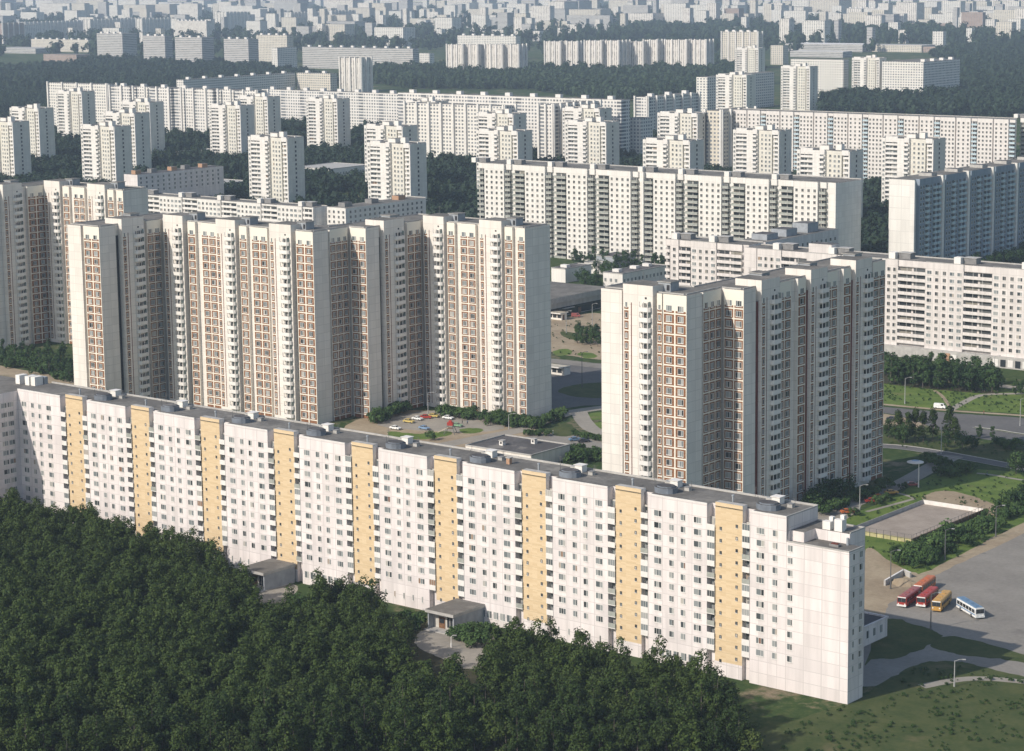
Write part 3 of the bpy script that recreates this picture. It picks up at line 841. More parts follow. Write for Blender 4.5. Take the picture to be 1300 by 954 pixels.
secs = [('W', -458.8, -453.4)]
b = -453.4
for k in range(4):
    secs += [('L', b, b + 12.7), ('W', b + 12.7, b + 29.6)]; b += 29.6
secs = [('Z', -527, -521), ('W', -521, -509), ('L', -509, -496.3), ('W', -496.3, -482), ('L', -482, -470), ('W', -470, -458.8)] + secs
m2 = slab('pale pink slab with wide loggia bands and grey shop floor behind roadside trees at right', -527, -335, 817.5, 13, 39.5, 2.85, 11, 4.0, secs, 'pink_panel', 1.5, 1.4, 'pink_panel')
pb = MB(); pb.box(60, 192, -2.0, 0.997, 0, 4.4, 'concrete', 'concrete', skip='k')
pb.box(97, 99, -2.3, -2.003, 0.3, 3.6, 'brick_orange'); pb.box(99.6, 102, -2.3, -2.003, 0.3, 3.2, 'parapet_white')
for k in range(9): pb.box(118 + k * 3.2, 120.2 + k * 3.2, -2.2, -2.003, 0.6, 3.4, 'car_glass' if k % 2 else 'parapet_white')
pb.build('shop_floor', m2)
e = MB(); e.box(30, 41, 2.5, 9, 39.503, 43.2, 'pink_panel', 'dark_roof'); e.build('lift_house', m2)
slab('pale slab with corner loggias and cluttered roof seen just left of the shaded tower', -573.6, -530.5, 824.6, 13, 39.5, 2.85, 11, 4.2,
     [('L', -573.5, -570.9), ('W', -570.6, -566.2), ('L', -566, -560), ('W', -559.6, -546.4), ('L', -546.2, -533.4)], 'pink_panel', 1.5, 1.4, 'pink_panel')
t = thing('apartment_block', 'low shaded wing with dark blocky lift rooms rising behind the corner loggia slab', 'apartment block', (-545, 840, 0))
q = MB(); q.box(0, 14, 0, 62, 0, 39.3, 'pink_panel', 'roof_felt'); q.build('wall', t)
ww = Repeats('window', 60)
for z in [35 - 2.85 * k for k in range(5)]:
    for y in range(3, 60, 4): ww.put(W_MID[0], (14, y, z), math.pi / 2)
ww.flush(t)
for y, hh in ((6, 2.6), (22, 3.2), (40, 4.2)):
    e = MB(); e.box(3, 11, y, y + 9, 39.303, 39.3 + hh, 'lift_grey', 'dark_roof'); e.build('lift_house', t)
foot(-545, -531, 840, 902)

secs = []
b = -1012.0
for k in range(5):
    secs += [('L', b, b + 12.4), ('W', b + 12.4, b + 31.6)] if k < 4 else [('L', b, -876), ('Z', -875.5, -874.6)]
    b += 32.25
slab('low nine storey white slab with loggias peeping over the roofs of the wide zigzag tower', -1012, -874.4, 917, 11, 28.0, 2.8, 9, 2.3, secs, 'white_panel', 1.5, 1.3, 'parapet_white')
t = slab('low nine storey slab with short sunny end and long blue shaded side left of centre', -871.3, -857.2, 924.3, 68, 28.0, 2.8, 9, 2.3, [('W', -871.3, -857.2)], 'white_panel', 1.2, 0.8, roofbox=False)
ww = Repeats('window')
for z in [25.7 - 2.8 * k for k in range(4)]:
    for y in range(4, 66, 4): ww.put(W_MID[0], (14.1, y, z), math.pi / 2)
ww.flush(t)
for y in (5, 27, 50):
    e = MB(); e.box(4, 9, y, y + 6, 28.003, 30.4, 'brick_orange' if y == 50 else 'concrete_dark', 'dark_roof'); e.build('lift_house', t)
t = thing('apartment_block', 'low blue shaded slab with orange brick roof boxes below the left cluster of towers', 'apartment block', (-1136, 1012, 0))
q = MB(); q.box(0, 13, 0, 78, 0, 27.0, 'pale_panel', 'dark_roof'); q.build('wall', t)
ww = Repeats('window', 60)
for z in [24.5 - 2.8 * k for k in range(4)]:
    for y in range(3, 76, 5): ww.put(W_MID[0], (13, y, z), math.pi / 2)
ww.flush(t)
for y, m in ((2, 'brick_orange'), (16, 'concrete_dark'), (34, 'brick_orange'), (46, 'concrete_dark'), (62, 'brick_orange')):
    e = MB(); e.box(5, 9, y, y + 5, 27.003, 29.6, m, 'dark_roof'); e.build('lift_house', t)
foot(-1136, -1123, 1012, 1090)

# ribbed tower slab in shade at the right
def ribbed():
    t = thing('apartment_block', 'tall white ended slab at right whose long ribbed side lies in blue shade', 'apartment block', (-560.4, 1025.8, 0))
    H, L = 50.0, 205.0
    wall = MB(); wall.box(-14.2, -2.4, 0, L, 0, H, 'white_panel', 'roof_felt', us=7.1, vs_=5.9)
    win, bal = Repeats('window'), Repeats('balcony')
    fc = Face(SH, 0.0)
    y = 0.0
    fc.box(wall, 0, 1.6, -2.4, 0.4, 0, H, 'white_panel')
    for k in range(7):
        a = y + 6.0; b = y + 28.0
        if b > L: break
        fc.box(wall, a, b, -2.4, 0, 0, H - 0.003, 'blue_shade_panel', us=3.1)
        for z in [H - 4.4 - 2.9 * i for i in range(15)]:
            for u in (1.6, 4.4, 9.2, 12.0): win.put(W_MID[0], fc.pt(a + u, 0, z), fc.rz())
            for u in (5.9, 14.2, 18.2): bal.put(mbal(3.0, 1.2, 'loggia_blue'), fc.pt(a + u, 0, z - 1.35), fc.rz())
        fc.box(wall, y + 28.003, y + 30.0, -2.4, 1.5, 0, H + 0.4, 'white_panel')
        e = MB(); e.box(-10, -2.5, y + 23, y + 29, H + 0.003, H + 1.6, 'concrete', 'dark_roof'); e.build('lift_house', t)
        y += 28.0
    wall.build('wall', t); win.flush(t); bal.flush(t)
    foot(-575, -560, 1025, 1231)
ribbed()

# ------------------------------------------------------------------ sixteen-storey point towers
W_PT = window_mb(1.5, 1.55, 2, 'loggia_wall', 0.08, 'window_glass')
def pt_meshes():
    H, L, D, fh = 48.0, 36.5, 16.0, 2.92
    wall = MB()
    wall.box(-L, 0, 1.4, D, 0, H, 'ivory_panel', 'roof_felt', us=3.05, vs_=fh)
    rows = [H - 3.1 - fh * k for k in range(15)]
    def blk(a, b, top=H, m='white_panel'): wall.box(a, b, 0, 1.4, 0, top, m, 'roof_felt', skip='k', us=(b - a) / 2, vs_=fh)
    blk(-L, -L + 2.4); blk(-L + 11.0, -L + 19.5); blk(-L + 24.5, -L + 31.0, H, 'ivory_panel'); blk(-0.9, -0.003)
    wall.box(-L + 2.403, -L + 10.997, 0.2, 1.4, H - 2.6, H + 1.1, 'parapet_white', skip='k')
    wall.box(-L + 16, -L + 19.4, -0.3, -0.003, H - 2.4, H + 0.8, 'parapet_white', skip='k')
    wall.box(-5.3, -0.6, -0.3, 1.4, H - 2.4, H + 0.6, 'parapet_white', skip='k')
    for z in rows:
        for a, yy in ((-L + 1.2, 0), (-L + 18.0, 0), (-L + 26.3, 0), (-L + 29.2, 0), (-L + 22.4, 1.4)): wall.add(W_PT, (a, yy, z))
        wall.box(0.0, 0.05, 7.3, 8.6, z - 0.8, z + 0.7, 'dark_void')
    wall.box(0.0, 0.03, 6.9, 7.0, 0, H - 1, 'grey_panel'); wall.box(0.0, 0.03, 9.0, 9.1, 0, H - 1, 'grey_panel')
    wall.box(-0.3, 0.4, 7.2, 9.2, H + 0.003, H + 0.9, 'parapet_white')
    roof = MB()
    roof.box(-L + 0.4, -0.4, D - 0.3, D + 0.02, H + 0.002, H + 0.5, 'concrete'); roof.box(-L - 0.02, -L + 0.25, 1.6, D - 0.4, H + 0.002, H + 0.5, 'concrete')
    roof.box(-0.25, 0.02, 1.6, 7.0, H + 0.002, H + 0.5, 'concrete'); roof.box(-0.25, 0.02, 9.4, D - 0.4, H + 0.002, H + 0.5, 'concrete')
    lh = MB(); lh.box(0, 6.5, 0, 4.6, 0, 2.5, 'white_panel', 'dark_roof', us=9, vs_=9); lh.box(-0.2, 6.7, -0.2, 4.8, 2.503, 2.7, 'parapet_white', 'dark_roof')
    lh2 = MB(); lh2.box(0, 4.0, 0, 3.6, 0, 3.6, 'white_panel', 'dark_roof', us=9, vs_=9)
    bA, bB = mid_balcony(8.5, 1.3, 'parapet_white', True, 'window_glass'), mid_balcony(3.6, 1.2, 'parapet_white', False, 'window_glass')
    far = MB(); far.add(wall)
    for z in rows:
        far.add(bA, (-L + 2.45, 1.4, z - 1.35)); far.add(bB, (-L + 15.6, 0, z - 1.35)); far.add(bB, (-4.6, 1.4, z - 1.35))
    return dict(near=wall.mesh('wall'), far=far.mesh('wall'), roof=roof.mesh('roof_kerb'), lh=lh.mesh('lift_house'), lh2=lh2.mesh('lift_house'), bA=bA.mesh('balcony'), bB=bB.mesh('balcony'), rows=rows, L=L, H=H)
PTM = pt_meshes()
def point_tower(label, x, y, near):
    t = thing('point_tower', label, 'tower block', (x, y, 0), 0, 'sixteen storey white point towers')
    link('wall', PTM['near'] if near else PTM['far'], t)
    link('roof_kerb', PTM['roof'], t)
    H, L = PTM['H'], PTM['L']
    link('lift_house', PTM['lh'], t, (-L + 14 + random.uniform(-2, 2), 5.5, H + 0.003)); link('lift_house', PTM['lh2'], t, (-L + 23, 6.5, H + 0.003))
    if near:
        for z in PTM['rows']:
            link('balcony', PTM['bA'], t, (-L + 2.45, 1.4, z - 1.35)); link('balcony', PTM['bB'], t, (-L + 15.6, 0, z - 1.35)); link('balcony', PTM['bB'], t, (-4.6, 1.4, z - 1.35))
    foot(x - L, x, y, y + 16)
PTS = [
 ('free standing white point tower between dark tree masses left of centre', -1062.5, 1090.4, 1),
 ('front one of two overlapping white point towers right of the low wooded school', -956.4, 1092.5, 1),
 ('rear one of two overlapping white point towers right of the low wooded school', -1066.3, 1210.5, 1),
 ('white point tower rising before the long slab behind the overlapping pair', -1237.8, 1448, 0),
 ('white point tower behind the low school and left of the overlapping pair', -1338.6, 1436, 0),
 ('front white point tower of the pair above the dark grove left of the school', -1347.4, 1329, 0),
 ('rear white point tower half hidden by its twin above the dark grove', -1416.8, 1431, 0),
 ('front white point tower of the three staggered ones at left', -1249.8, 1106, 1),
 ('middle white point tower of the three staggered ones at left', -1351.1, 1217, 0),
 ('rear white point tower of the three staggered ones at left', -1452.7, 1326, 0),
 ('white point tower standing in front of the gridded slab at far left', -1639.8, 1413, 0),
 ('white point tower right of the one cut by the left picture edge', -1472.2, 1222, 0),
 ('white point tower cut by the left picture edge above the left tower block', -1358, 1102, 1),
 ('rear white point tower of the pair above the left end of the seventeen storey slab', -1079.3, 1352, 0),
 ('front white point tower of the pair above the left end of the seventeen storey slab', -963.9, 1212, 1),
 ("rear white point tower of the pair behind the long balcony slab's second roof box", -1058.8, 1434, 0),
 ("front white point tower of the pair behind the long balcony slab's second roof box", -963.1, 1312, 1),
 ('rear white point tower of the pair above the middle of the seventeen storey slab', -959.2, 1422, 0),
 ('front white point tower of the pair above the middle of the seventeen storey slab', -815.9, 1201, 1),
 ('broad white point tower before the pink slab with blue glazed stairs', -812.9, 1302, 1),
 ('distant white point tower with a shaded slab running off its right side', -1245.3, 1933.4, 0),
 ('small hazy white point tower left of the orange ended building', -1621.2, 2545, 0),
 ('tall distant white point tower at the left edge of the right hand wood', -1285.3, 2120, 0),
 ('distant white point tower joined to the gridded slab beside the right hand wood', -1323.9, 2337, 0),
 ('white point tower rising behind the right end of the seventeen storey slab', -688.8, 1182, 1),
 ('white point tower left of the white ended ribbed slab at right', -689.9, 1287, 1),
]
for p in PTS: point_tower(*p)

# ------------------------------------------------------------------ more distant slabs
def far_block(label, cx, cy, la, lb, H, mat='far_white', fins=0, boxes=0, group=None, shade_mat=None, name='apartment_block', roofm='roof_felt', us=3.3, stag=0.0, z0=0.0, cat='apartment block'):
    """cx,cy is the near right-hand corner; la runs back along the sunny face (-X), lb along the shaded face (+Y)"""
    t = thing(name, label, cat, (cx, cy, z0), 0, group)
    b = MB()
    n = max(1, round(la / 28.0)) if stag else 1
    for k in range(n):
        x1 = -la * k / n; x0 = -la * (k + 1) / n
        dy = stag * (k % 2)
        b.box(x0 + (0.002 if k < n - 1 else 0), x1, dy, max(lb, 11) , 0, H, mat, roofm, skip='b', us=us, vs_=2.9)
    if fins:
        m = max(1, round(la / fins))
        for k in range(m + 1):
            x = -la + la * k / m
            b.box(x - 0.8, x + 0.8, -1.6, -0.003, 0, H + 1.2, 'white_panel', 'roof_felt', skip='kb', us=9, vs_=9)
        m = max(1, round(lb / fins))
        for k in range(m + 1):
            y = lb * k / m
            b.box(0.003, 1.8, y - 0.8, y + 0.8, 0, H + 1.2, 'white_panel', 'roof_felt', skip='lb', us=9, vs_=9)
    b.build('wall', t)
    if boxes:
        along_b = lb > la
        Ln = lb if along_b else la
        m = max(1, round(Ln / boxes))
        e = MB(); e.box(-2.6, 2.6, -2, 2, 0, 2.8, 'parapet_white', 'concrete', skip='b')
        me = e.mesh('lift_house')
        for k in range(m):
            p = (k + 0.5) * Ln / m
            link('lift_house', me, t, (-6, p, H + 0.003) if along_b else (-p, 5, H + 0.003))
    foot(cx - la, cx, cy, cy + max(lb, 11))
    return t

far_block('gridded white slab behind a point tower at far left above the cluster', -1723.9, 1518, 88, 12, 48, 'far_white', fins=22)
far_block('long staggered white slab with shaded loggia notches behind the left cluster', -1498.7, 1500, 200, 14, 48, 'far_white_band', fins=16, boxes=28, stag=3.0)
t = far_block('long grey shaded slab with white roof boxes and sunny right end at upper left', -2026.0, 1905.0, 12, 192, 28, 'far_white', boxes=27)
far_block('short sunny slab closing the right end of the long grey shaded one', -1966, 2098, 58, 12, 28.2, 'far_cream', boxes=26)
far_block('long white twelve storey slab with roof boxes left of centre behind the towers', -1466, 1660, 185, 12, 38, 'far_white_band', boxes=24)
far_block('long thin sunlit slab with a blank grey right end behind centre towers', -1094.5, 1512, 242, 12, 50, 'far_white_band', boxes=26)
t = far_block('pale slab with blue loggia stacks left of the shaded return behind centre', -1139, 1415, 104, 14, 49, 'far_white', fins=13)
far_block('dark blue shaded slab with vertical loggias between the two centre tower pairs', -1103, 1432, 14, 62, 50, 'far_white_band', fins=9)
far_block('small white ended slab between the centre tower pairs and the pink slab', -1090, 1533, 14.4, 17, 34, 'far_white')
far_block('blank white ended slab with long blue shaded side above the centre pairs', -1216.9, 1722, 13.7, 84, 38, 'far_white_band', fins=14, boxes=28)
far_block('grey shaded slab closing the left end of the pink slab', -946, 1434, 14, 46, 50, 'far_cream', fins=12)
far_block('white ended slab whose shaded side runs behind the distant right tower', -1372.2, 2053, 14.1, 134, 38, 'far_white', us=4)
far_block('hazy white slab behind the two distant towers by the right hand wood', -1376.4, 2345, 72, 12, 45, 'far_white')
far_block('gridded white slab with dark blue shaded side at the right hand wood', -1261.3, 2326, 53, 88, 45, 'far_white', fins=0, boxes=20)
secs = []
b = -945.0
while b < -735:
    secs += [('W', b, b + 11.6), ('W', b + 12.6, b + 23.6), ('L', b + 24.2, b + 28.4)]; b += 28.9
panels('blush_panel', (0.70, 0.66, 0.62), seam=0.85, wear=0.05)
slab('pink slab with blue glazed stair columns across the right middle distance', -945.5, -719.8, 1449, 14, 50, 2.95, 16, 3.4, secs, 'blush_panel', balmat='loggia_blue')
secs = []
b = -719.3
for k in range(6):
    secs += [('L', b, b + 6.5), ('W', b + 8.0, b + 22.5), ('L', b + 23.2, b + 26.5)]; b += 27.6
slab('white slab with dark balcony stacks running off the right edge behind the ribbed slab', -719.3, -553, 1466, 14, 50, 2.95, 15, 4.4, secs, rec=2.4)

# far rows, surveyed from their roof corners and built at their real distance
def survey(label, xl, xc, xr, ytop, H, mat='far_white', group=None, fins=0, boxes=0, name='apartment_block', cat='apartment block', roofm='roof_felt', us=3.6, min_lb=12):
    c = at(xc, ytop, H)
    d = (c - Vector((0, 0, CAM_H))).length
    mpp = d / F_PX
    la = max(9.0, (xc - xl) * mpp / abs(CR.x)) if xl is not None else 12
    lb = max(min_lb, (xr - xc) * mpp / abs(CR.y)) if xr is not None else min_lb
    return far_block(label, c.x, c.y, la, lb, H, mat, fins=fins, boxes=boxes, group=group, name=name, cat=cat, roofm=roofm, us=us)
ROWL = [
 ('brown ribbed block cut by the left edge near the top', -12, 3, 24, 30, 45, 'far_brown', 14, 0),
 ('white ended slab with dark blue shaded side at upper left', 24, 32, 96, 28.5, 42, 'far_white', 12, 0),
 ('long low cream slab below the dark blue shaded one at upper left', 27, 112, 115, 51, 24, 'far_cream', 0, 22),
 ('broad banded white block first in the row of four at upper left', 118, 155, 170, 43, 50, 'far_grey', 0, 18),
 ('broad banded white block second in the row of four at upper left', 178, 209, 217, 46, 50, 'far_grey', 0, 18),
 ('broad banded white block third in the row of four at upper left', 218, 256, 269, 48, 50, 'far_grey', 0, 18),
 ('broad banded white block last in the row of four at upper left', 281, 315, 326, 50, 48, 'far_grey', 0, 18),
 ('hazy slab with bright end and blue side above the first banded block', 105, 114, 172, 25, 45, 'far_white', 12, 0),
 ('hazy slab with bright end and blue side above the second banded block', 172, 180, 215, 24, 45, 'far_white', 12, 0),
 ('hazy pale ribbed block above the third banded block', 218, 262, 268, 27, 45, 'far_rib', 0, 12),
 ('hazy slab with bright end and blue side above the last banded block', 270, 287, 310, 16, 50, 'far_white', 12, 0),
 ('hazy pale block at the right of the upper left skyline group', 311, 330, 338, 27, 40, 'far_white', 0, 0),
 ('hazy bright ended slab with long blue side left of upper centre', 361, 369, 412, 16, 48, 'far_white', 12, 0),
 ('hazy bright ended slab second of the two left of upper centre', 413, 421, 448, 14, 48, 'far_white', 12, 0),
 ('grey banded office block below the two hazy bright ended slabs', 373, 418, 421, 34, 30, 'far_grey', 0, 0),
 ('small grey tower beside the banded office block', 422, 431, 436, 34, 30, 'far_white', 0, 0),
 ('cream slab partly behind a small dark sided block at upper left', 322, 364, 371, 45, 46, 'far_cream', 0, 18),
 ('small white ended dark sided block before the cream slab', 344, 352, 374, 61, 40, 'far_white', 0, 0),
 ('long horizontally banded grey white slab at upper centre left', 374, 524, 531, 62, 34, 'far_grey', 0, 24),
 ('slim white point tower in front of the long banded slab', 430, 458, 470, 74, 44, 'far_rib', 9, 0),
 ('cream ribbed block first left in the bright row at upper centre', 567, 587, 590, 57, 46, 'far_rib', 11, 0),
 ('cream ribbed block second in the bright row at upper centre', 589, 606, 614, 57, 46, 'far_rib', 11, 0),
 ('cream ribbed block third in the bright row at upper centre', 616, 637, 639, 57, 46, 'far_rib', 11, 0),
 ('cream ribbed block fourth in the bright row at upper centre', 640, 658, 668, 57, 46, 'far_rib', 11, 0),
 ('cream ribbed block first after the tree gap at upper centre', 692, 711, 713, 53, 46, 'far_rib', 11, 0),
 ('cream ribbed block second after the tree gap at upper centre', 714, 733, 742, 53, 46, 'far_rib', 11, 0),
 ('cream ribbed block third after the tree gap at upper centre', 743, 763, 766, 52, 48, 'far_rib', 11, 0),
 ('cream ribbed block fourth after the tree gap at upper centre', 767, 785, 800, 52, 48, 'far_rib', 11, 0),
 ('cream ribbed block fifth after the tree gap at upper centre', 801, 816, 818, 53, 46, 'far_rib', 11, 0),
 ('cream ribbed block sixth after the tree gap at upper centre', 818, 834, 837, 51, 48, 'far_rib', 11, 0),
 ('cream ribbed block seventh after the tree gap at upper centre', 838, 871, 875, 51, 48, 'far_rib', 11, 0),
 ('cream ribbed block last in the bright row at upper centre', 877, 896, 906, 51, 48, 'far_rib', 11, 0),
 ('long low white roofline behind the left bright row', 580, 655, 660, 46, 40, 'far_white', 0, 20),
 ('tall cream slab just right of the bright row', 920, 962, 966, 41, 55, 'far_cream', 13, 14),
 ('gridded white office block floating above the bright row', 721, 774, 776, 20, 38, 'far_grey', 0, 0),
 ('low grey block left of the gridded office block', 687, 722, 724, 27, 22, 'far_cream', 0, 0),
 ('pale block pair left of the gridded office block', 665, 682, 697, 14, 36, 'far_white', 0, 0),
 ('long low cream slab above the dark wood at upper centre', 777, 878, 880, 24, 20, 'far_cream', 0, 0),
 ('brown grey tower above the dark wood right of upper centre', 921, 938, 945, 11, 48, 'far_brown', 0, 0),
 ('small orange ended building left of the industrial halls', 980, 994, 1002, 58, 30, 'far_cream', 0, 0),
 ('brown tower block standing alone at upper right', 1225, 1248, 1251, 16, 50, 'far_brown', 0, 0),
 ('long brown low slab in the trees at upper right', 1150, 1212, 1214, 30, 18, 'far_brown', 0, 0),
 ('low brown slab left of the upper right trees', 966, 1023, 1026, 33, 18, 'far_brown', 0, 0),
 ('long low white school block below the brown tower', 1168, 1235, 1237, 41, 14, 'far_white', 0, 0),
 ('low white block cut by the right edge near the top', 1257, 1312, 1314, 41, 14, 'far_white', 0, 0),
 ('hazy white slab over the trees at upper right', 1083, 1140, 1143, 11, 40, 'far_white', 0, 16),
 ('hazy slim tower right of the hazy white slab', 1140, 1154, 1157, 3, 60, 'far_rib', 0, 0),
 ('hazy low white slab left of the hazy white slab', 1025, 1062, 1064, 16, 30, 'far_white', 0, 0),
 ('hazy cream row left of the brown tower', 1158, 1212, 1214, 14, 26, 'far_cream', 0, 0),
 ('hazy white block in the notch right of upper centre', 964, 985, 990, 8, 40, 'far_white', 0, 0),
 ('hazy white block below the notch right of upper centre', 985, 1000, 1003, 15, 34, 'far_white', 0, 0),
 ('hazy pale slab at the right end of the top row', 1262, 1300, 1306, 17, 34, 'far_cream', 0, 0),
 ('hazy wide cream office with flat top right of upper left', 594, 640, 642, 12, 36, 'far_cream', 0, 0),
 ('hazy pale slab row left of the wide cream office', 510, 560, 563, 24, 24, 'far_cream', 0, 0),
 ('small pale block in the trees right of the banded slab', 532, 545, 548, 68, 20, 'far_white', 0, 0),
]
for lb_, xl, xc, xr, yt, hh, m_, fn, bx in ROWL: survey(lb_, xl, xc, xr, yt, hh, m_, fins=fn, boxes=bx)
survey('long brown flat warehouse at far left before the dark wood', 48, 97, 99, 70, 12, 'far_brown', name='warehouse', cat='warehouse', min_lb=40)
survey('long low grey hall with pale roof cut by the left edge', -20, 45, 60, 62, 10, 'far_grey', name='warehouse', cat='warehouse', min_lb=60, roofm='concrete')
survey('large white roofed industrial hall at right', 1007, 1095, 1101, 57, 13, 'far_grey', name='industrial_hall', cat='factory', min_lb=60, roofm='parapet_white')
survey('second white roofed industrial hall nearer the gridded slab', 1010, 1070, 1074, 66, 10, 'far_grey', name='industrial_hall', cat='factory', min_lb=30, roofm='parapet_white')
survey('low pale hall with cream front at the right of the industrial halls', 1104, 1170, 1176, 58, 12, 'far_cream', name='industrial_hall', cat='factory', min_lb=50, roofm='concrete')
survey('flat brick hall among trees right of the industrial halls', 1172, 1215, 1220, 60, 10, 'far_brown', name='industrial_hall', cat='factory', min_lb=40)
# the hazy city beyond
rnd = random.Random(11)
HAZY = 'pale hazy apartment block too far off to tell from its neighbours near the top edge'
LOWS = 'small pale low block among far trees near the top edge'
cnt = 0
CITY = MB()
for row, (ya, yb, n, hr) in enumerate(((-12, -2, 110, (34, 66)), (-2, 5, 120, (30, 64)), (4, 12, 115, (26, 58)), (10, 20, 100, (20, 52)), (18, 29, 70, (16, 48)), (27, 42, 44, (12, 40)))):
    for i in range(n):
        px = -30 + 1360 * (i + rnd.uniform(0.05, 0.95)) / n
        yy = rnd.uniform(ya, yb)
        H = rnd.uniform(*hr)
        if row >= 3 and 770 < px < 920 and yy > 18: continue
        wd = rnd.choice([8, 12, 16, 26, 40])
        p = at(px, yy, H)
        if blocked(p.x, p.y, 22): continue
        m_ = rnd.choice(['far_white', 'far_white', 'far_cream', 'far_rib', 'far_grey'])
        wl = wd * rnd.uniform(0.5, 1); wr = wd * rnd.uniform(0.1, 0.5)
        if i % 4 == 0 and cnt < 150:
            survey(HAZY if row < 4 else LOWS, px - wl, px, px + wr, yy, H, m_, group='hazy far blocks' if row < 4 else 'low far blocks', us=5); cnt += 1
        else:
            mpp = (p - Vector((0, 0, CAM_H))).length / F_PX
            la, lb_ = max(9, wl * mpp / abs(CR.x)), max(12, wr * mpp / abs(CR.y))
            CITY.box(p.x - la, p.x, p.y, p.y + lb_, 0, H, m_, 'roof_felt', skip='b', us=5, vs_=2.9); foot(p.x - la, p.x, p.y, p.y + lb_)
tag(CITY.build('distant_city'), 'countless pale hazy blocks of the city beyond along the top edge', 'distant city', None, 'stuff')
# ------------------------------------------------------------------ ground, streets, paths
def smooth(pts, closed, n=5):
    out = []
    m = len(pts)
    for i in range(m if closed else m - 1):
        g = lambda k: pts[k % m] if closed else pts[min(max(k, 0), m - 1)]
        p0, p1, p2, p3 = g(i - 1), g(i), g(i + 1), g(i + 2)
        for j in range(n):
            t = j / n
            out.append(tuple(0.5 * (2 * p1[d] + (p2[d] - p0[d]) * t + (2 * p0[d] - 5 * p1[d] + 4 * p2[d] - p3[d]) * t * t + (3 * p1[d] - p0[d] - 3 * p2[d] + p3[d]) * t ** 3) for d in (0, 1)))
    if not closed: out.append(tuple(pts[-1][:2]))
    return out
def G(pts): return [at(*p).to_2d() for p in pts]
def patch(name, px, z, mat, sm=True, kind='structure'):
    pts = [(p.x, p.y) for p in G(px)]
    if sm:
        pts = smooth(pts, True, 9)
        pts = [(x + 0.7 * mnoise.noise(Vector((x * 0.35, y * 0.35, 3))) + 0.5 * mnoise.noise(Vector((x * 1.1, y * 1.1, 5))), y + 0.7 * mnoise.noise(Vector((x * 0.35, y * 0.35, 9))) + 0.5 * mnoise.noise(Vector((x * 1.1, y * 1.1, 7)))) for x, y in pts]
    ar = sum(a[0] * b[1] - b[0] * a[1] for a, b in zip(pts, pts[1:] + pts[:1]))
    if ar < 0: pts.reverse()
    c = (sum(p[0] for p in pts) / len(pts), sum(p[1] for p in pts) / len(pts))
    b = MB(); b.poly([(x - c[0], y - c[1], 0) for x, y in pts], mat)
    return structure(b.build(name, None, (c[0], c[1], z)), kind)
def ribbon(name, px, width, z, mat, kerb=False):
    pts = smooth([(p.x, p.y) for p in G(px)], False, 6)
    b = MB()
    c = pts[len(pts) // 2]
    L, Rr = [], []
    for i, p in enumerate(pts):
        q0, q1 = pts[max(i - 1, 0)], pts[min(i + 1, len(pts) - 1)]
        d = Vector((q1[0] - q0[0], q1[1] - q0[1])).normalized(); nrm = Vector((-d.y, d.x))
        L.append((p[0] + nrm.x * width / 2 - c[0], p[1] + nrm.y * width / 2 - c[1])); Rr.append((p[0] - nrm.x * width / 2 - c[0], p[1] - nrm.y * width / 2 - c[1]))
    for i in range(len(pts) - 1):
        b.poly([(*Rr[i], 0), (*Rr[i + 1], 0), (*L[i + 1], 0), (*L[i], 0)], mat)
        if kerb:
            for E in (L, Rr):
                e0, e1 = Vector(E[i]), Vector(E[i + 1])
                k = 0.14
                s_ = 1 if E is L else -1
                d = (e1 - e0).normalized(); nr = Vector((-d.y, d.x)) * 0.25 * s_
                b.poly([(*e0, 0), (*e1, 0), (*e1, k), (*e0, k)], 'concrete'); b.poly([(*e0, k), (*e1, k), (*(e1 + nr), k), (*(e0 + nr), k)], 'concrete')
    return structure(b.build(name, None, (c[0], c[1], z)))

gb = MB(); gb.poly([(-16000, -3000, 0), (6000, -3000, 0), (6000, 18000, 0), (-16000, 18000, 0)], 'meadow_ground')
structure(gb.build('ground'))
patch('wood_floor', [(-200, 640), (120, 690), (280, 735), (420, 770), (620, 830), (950, 920), (1000, 1100), (-300, 1100)], 0.008, 'litter_floor')
patch('lawn', [(1030, 672), (1120, 638), (1170, 610), (1212, 596), (1300, 600), (1420, 612), (1420, 645), (1300, 664), (1190, 724), (1160, 730), (1100, 706), (1050, 692)], 0.008, 'lush_grass')
patch('lawn', [(1085, 508), (1212, 520), (1300, 526), (1420, 536), (1420, 500), (1300, 496), (1200, 486), (1085, 476)], 0.008, 'lush_grass')
patch('verge', [(1085, 528), (1160, 538), (1212, 555), (1300, 569), (1420, 588), (1420, 605), (1300, 592), (1190, 573), (1100, 562)], 0.008, 'rough_grass')
patch('sand_patch', [(1090, 526), (1125, 526), (1168, 536), (1162, 545), (1125, 540), (1090, 535)], 0.016, 'sand_dirt')
patch('street', [(1060, 510), (1125, 517), (1212, 525), (1300, 531), (1420, 541), (1420, 585), (1300, 566), (1212, 551), (1160, 534), (1125, 525), (1060, 519)], 0.020, 'street_asphalt')
ribbon('median_strip', [(1236, 543), (1268, 547), (1300, 552), (1420, 566)], 1.6, 0.028, 'rough_grass', True)
ribbon('shoulder', [(1060, 508), (1125, 514), (1212, 522), (1300, 528), (1420, 538)], 2.6, 0.024, 'sand_dirt')
ribbon('footpath', [(1205, 522), (1222, 512), (1246, 502), (1290, 500), (1350, 499)], 3.0, 0.026, 'pale_paving')
ribbon('footpath', [(1186, 496), (1196, 503), (1208, 520)], 1.4, 0.026, 'sand_dirt')
ribbon('driveway', [(1080, 565), (1140, 568), (1190, 575), (1240, 584), (1300, 595), (1420, 614)], 6.0, 0.020, 'street_asphalt', True)
ribbon('driveway', [(1010, 676), (1035, 660), (1062, 648), (1100, 632), (1140, 616), (1167, 602), (1192, 588), (1212, 579)], 6.5, 0.024, 'asphalt')
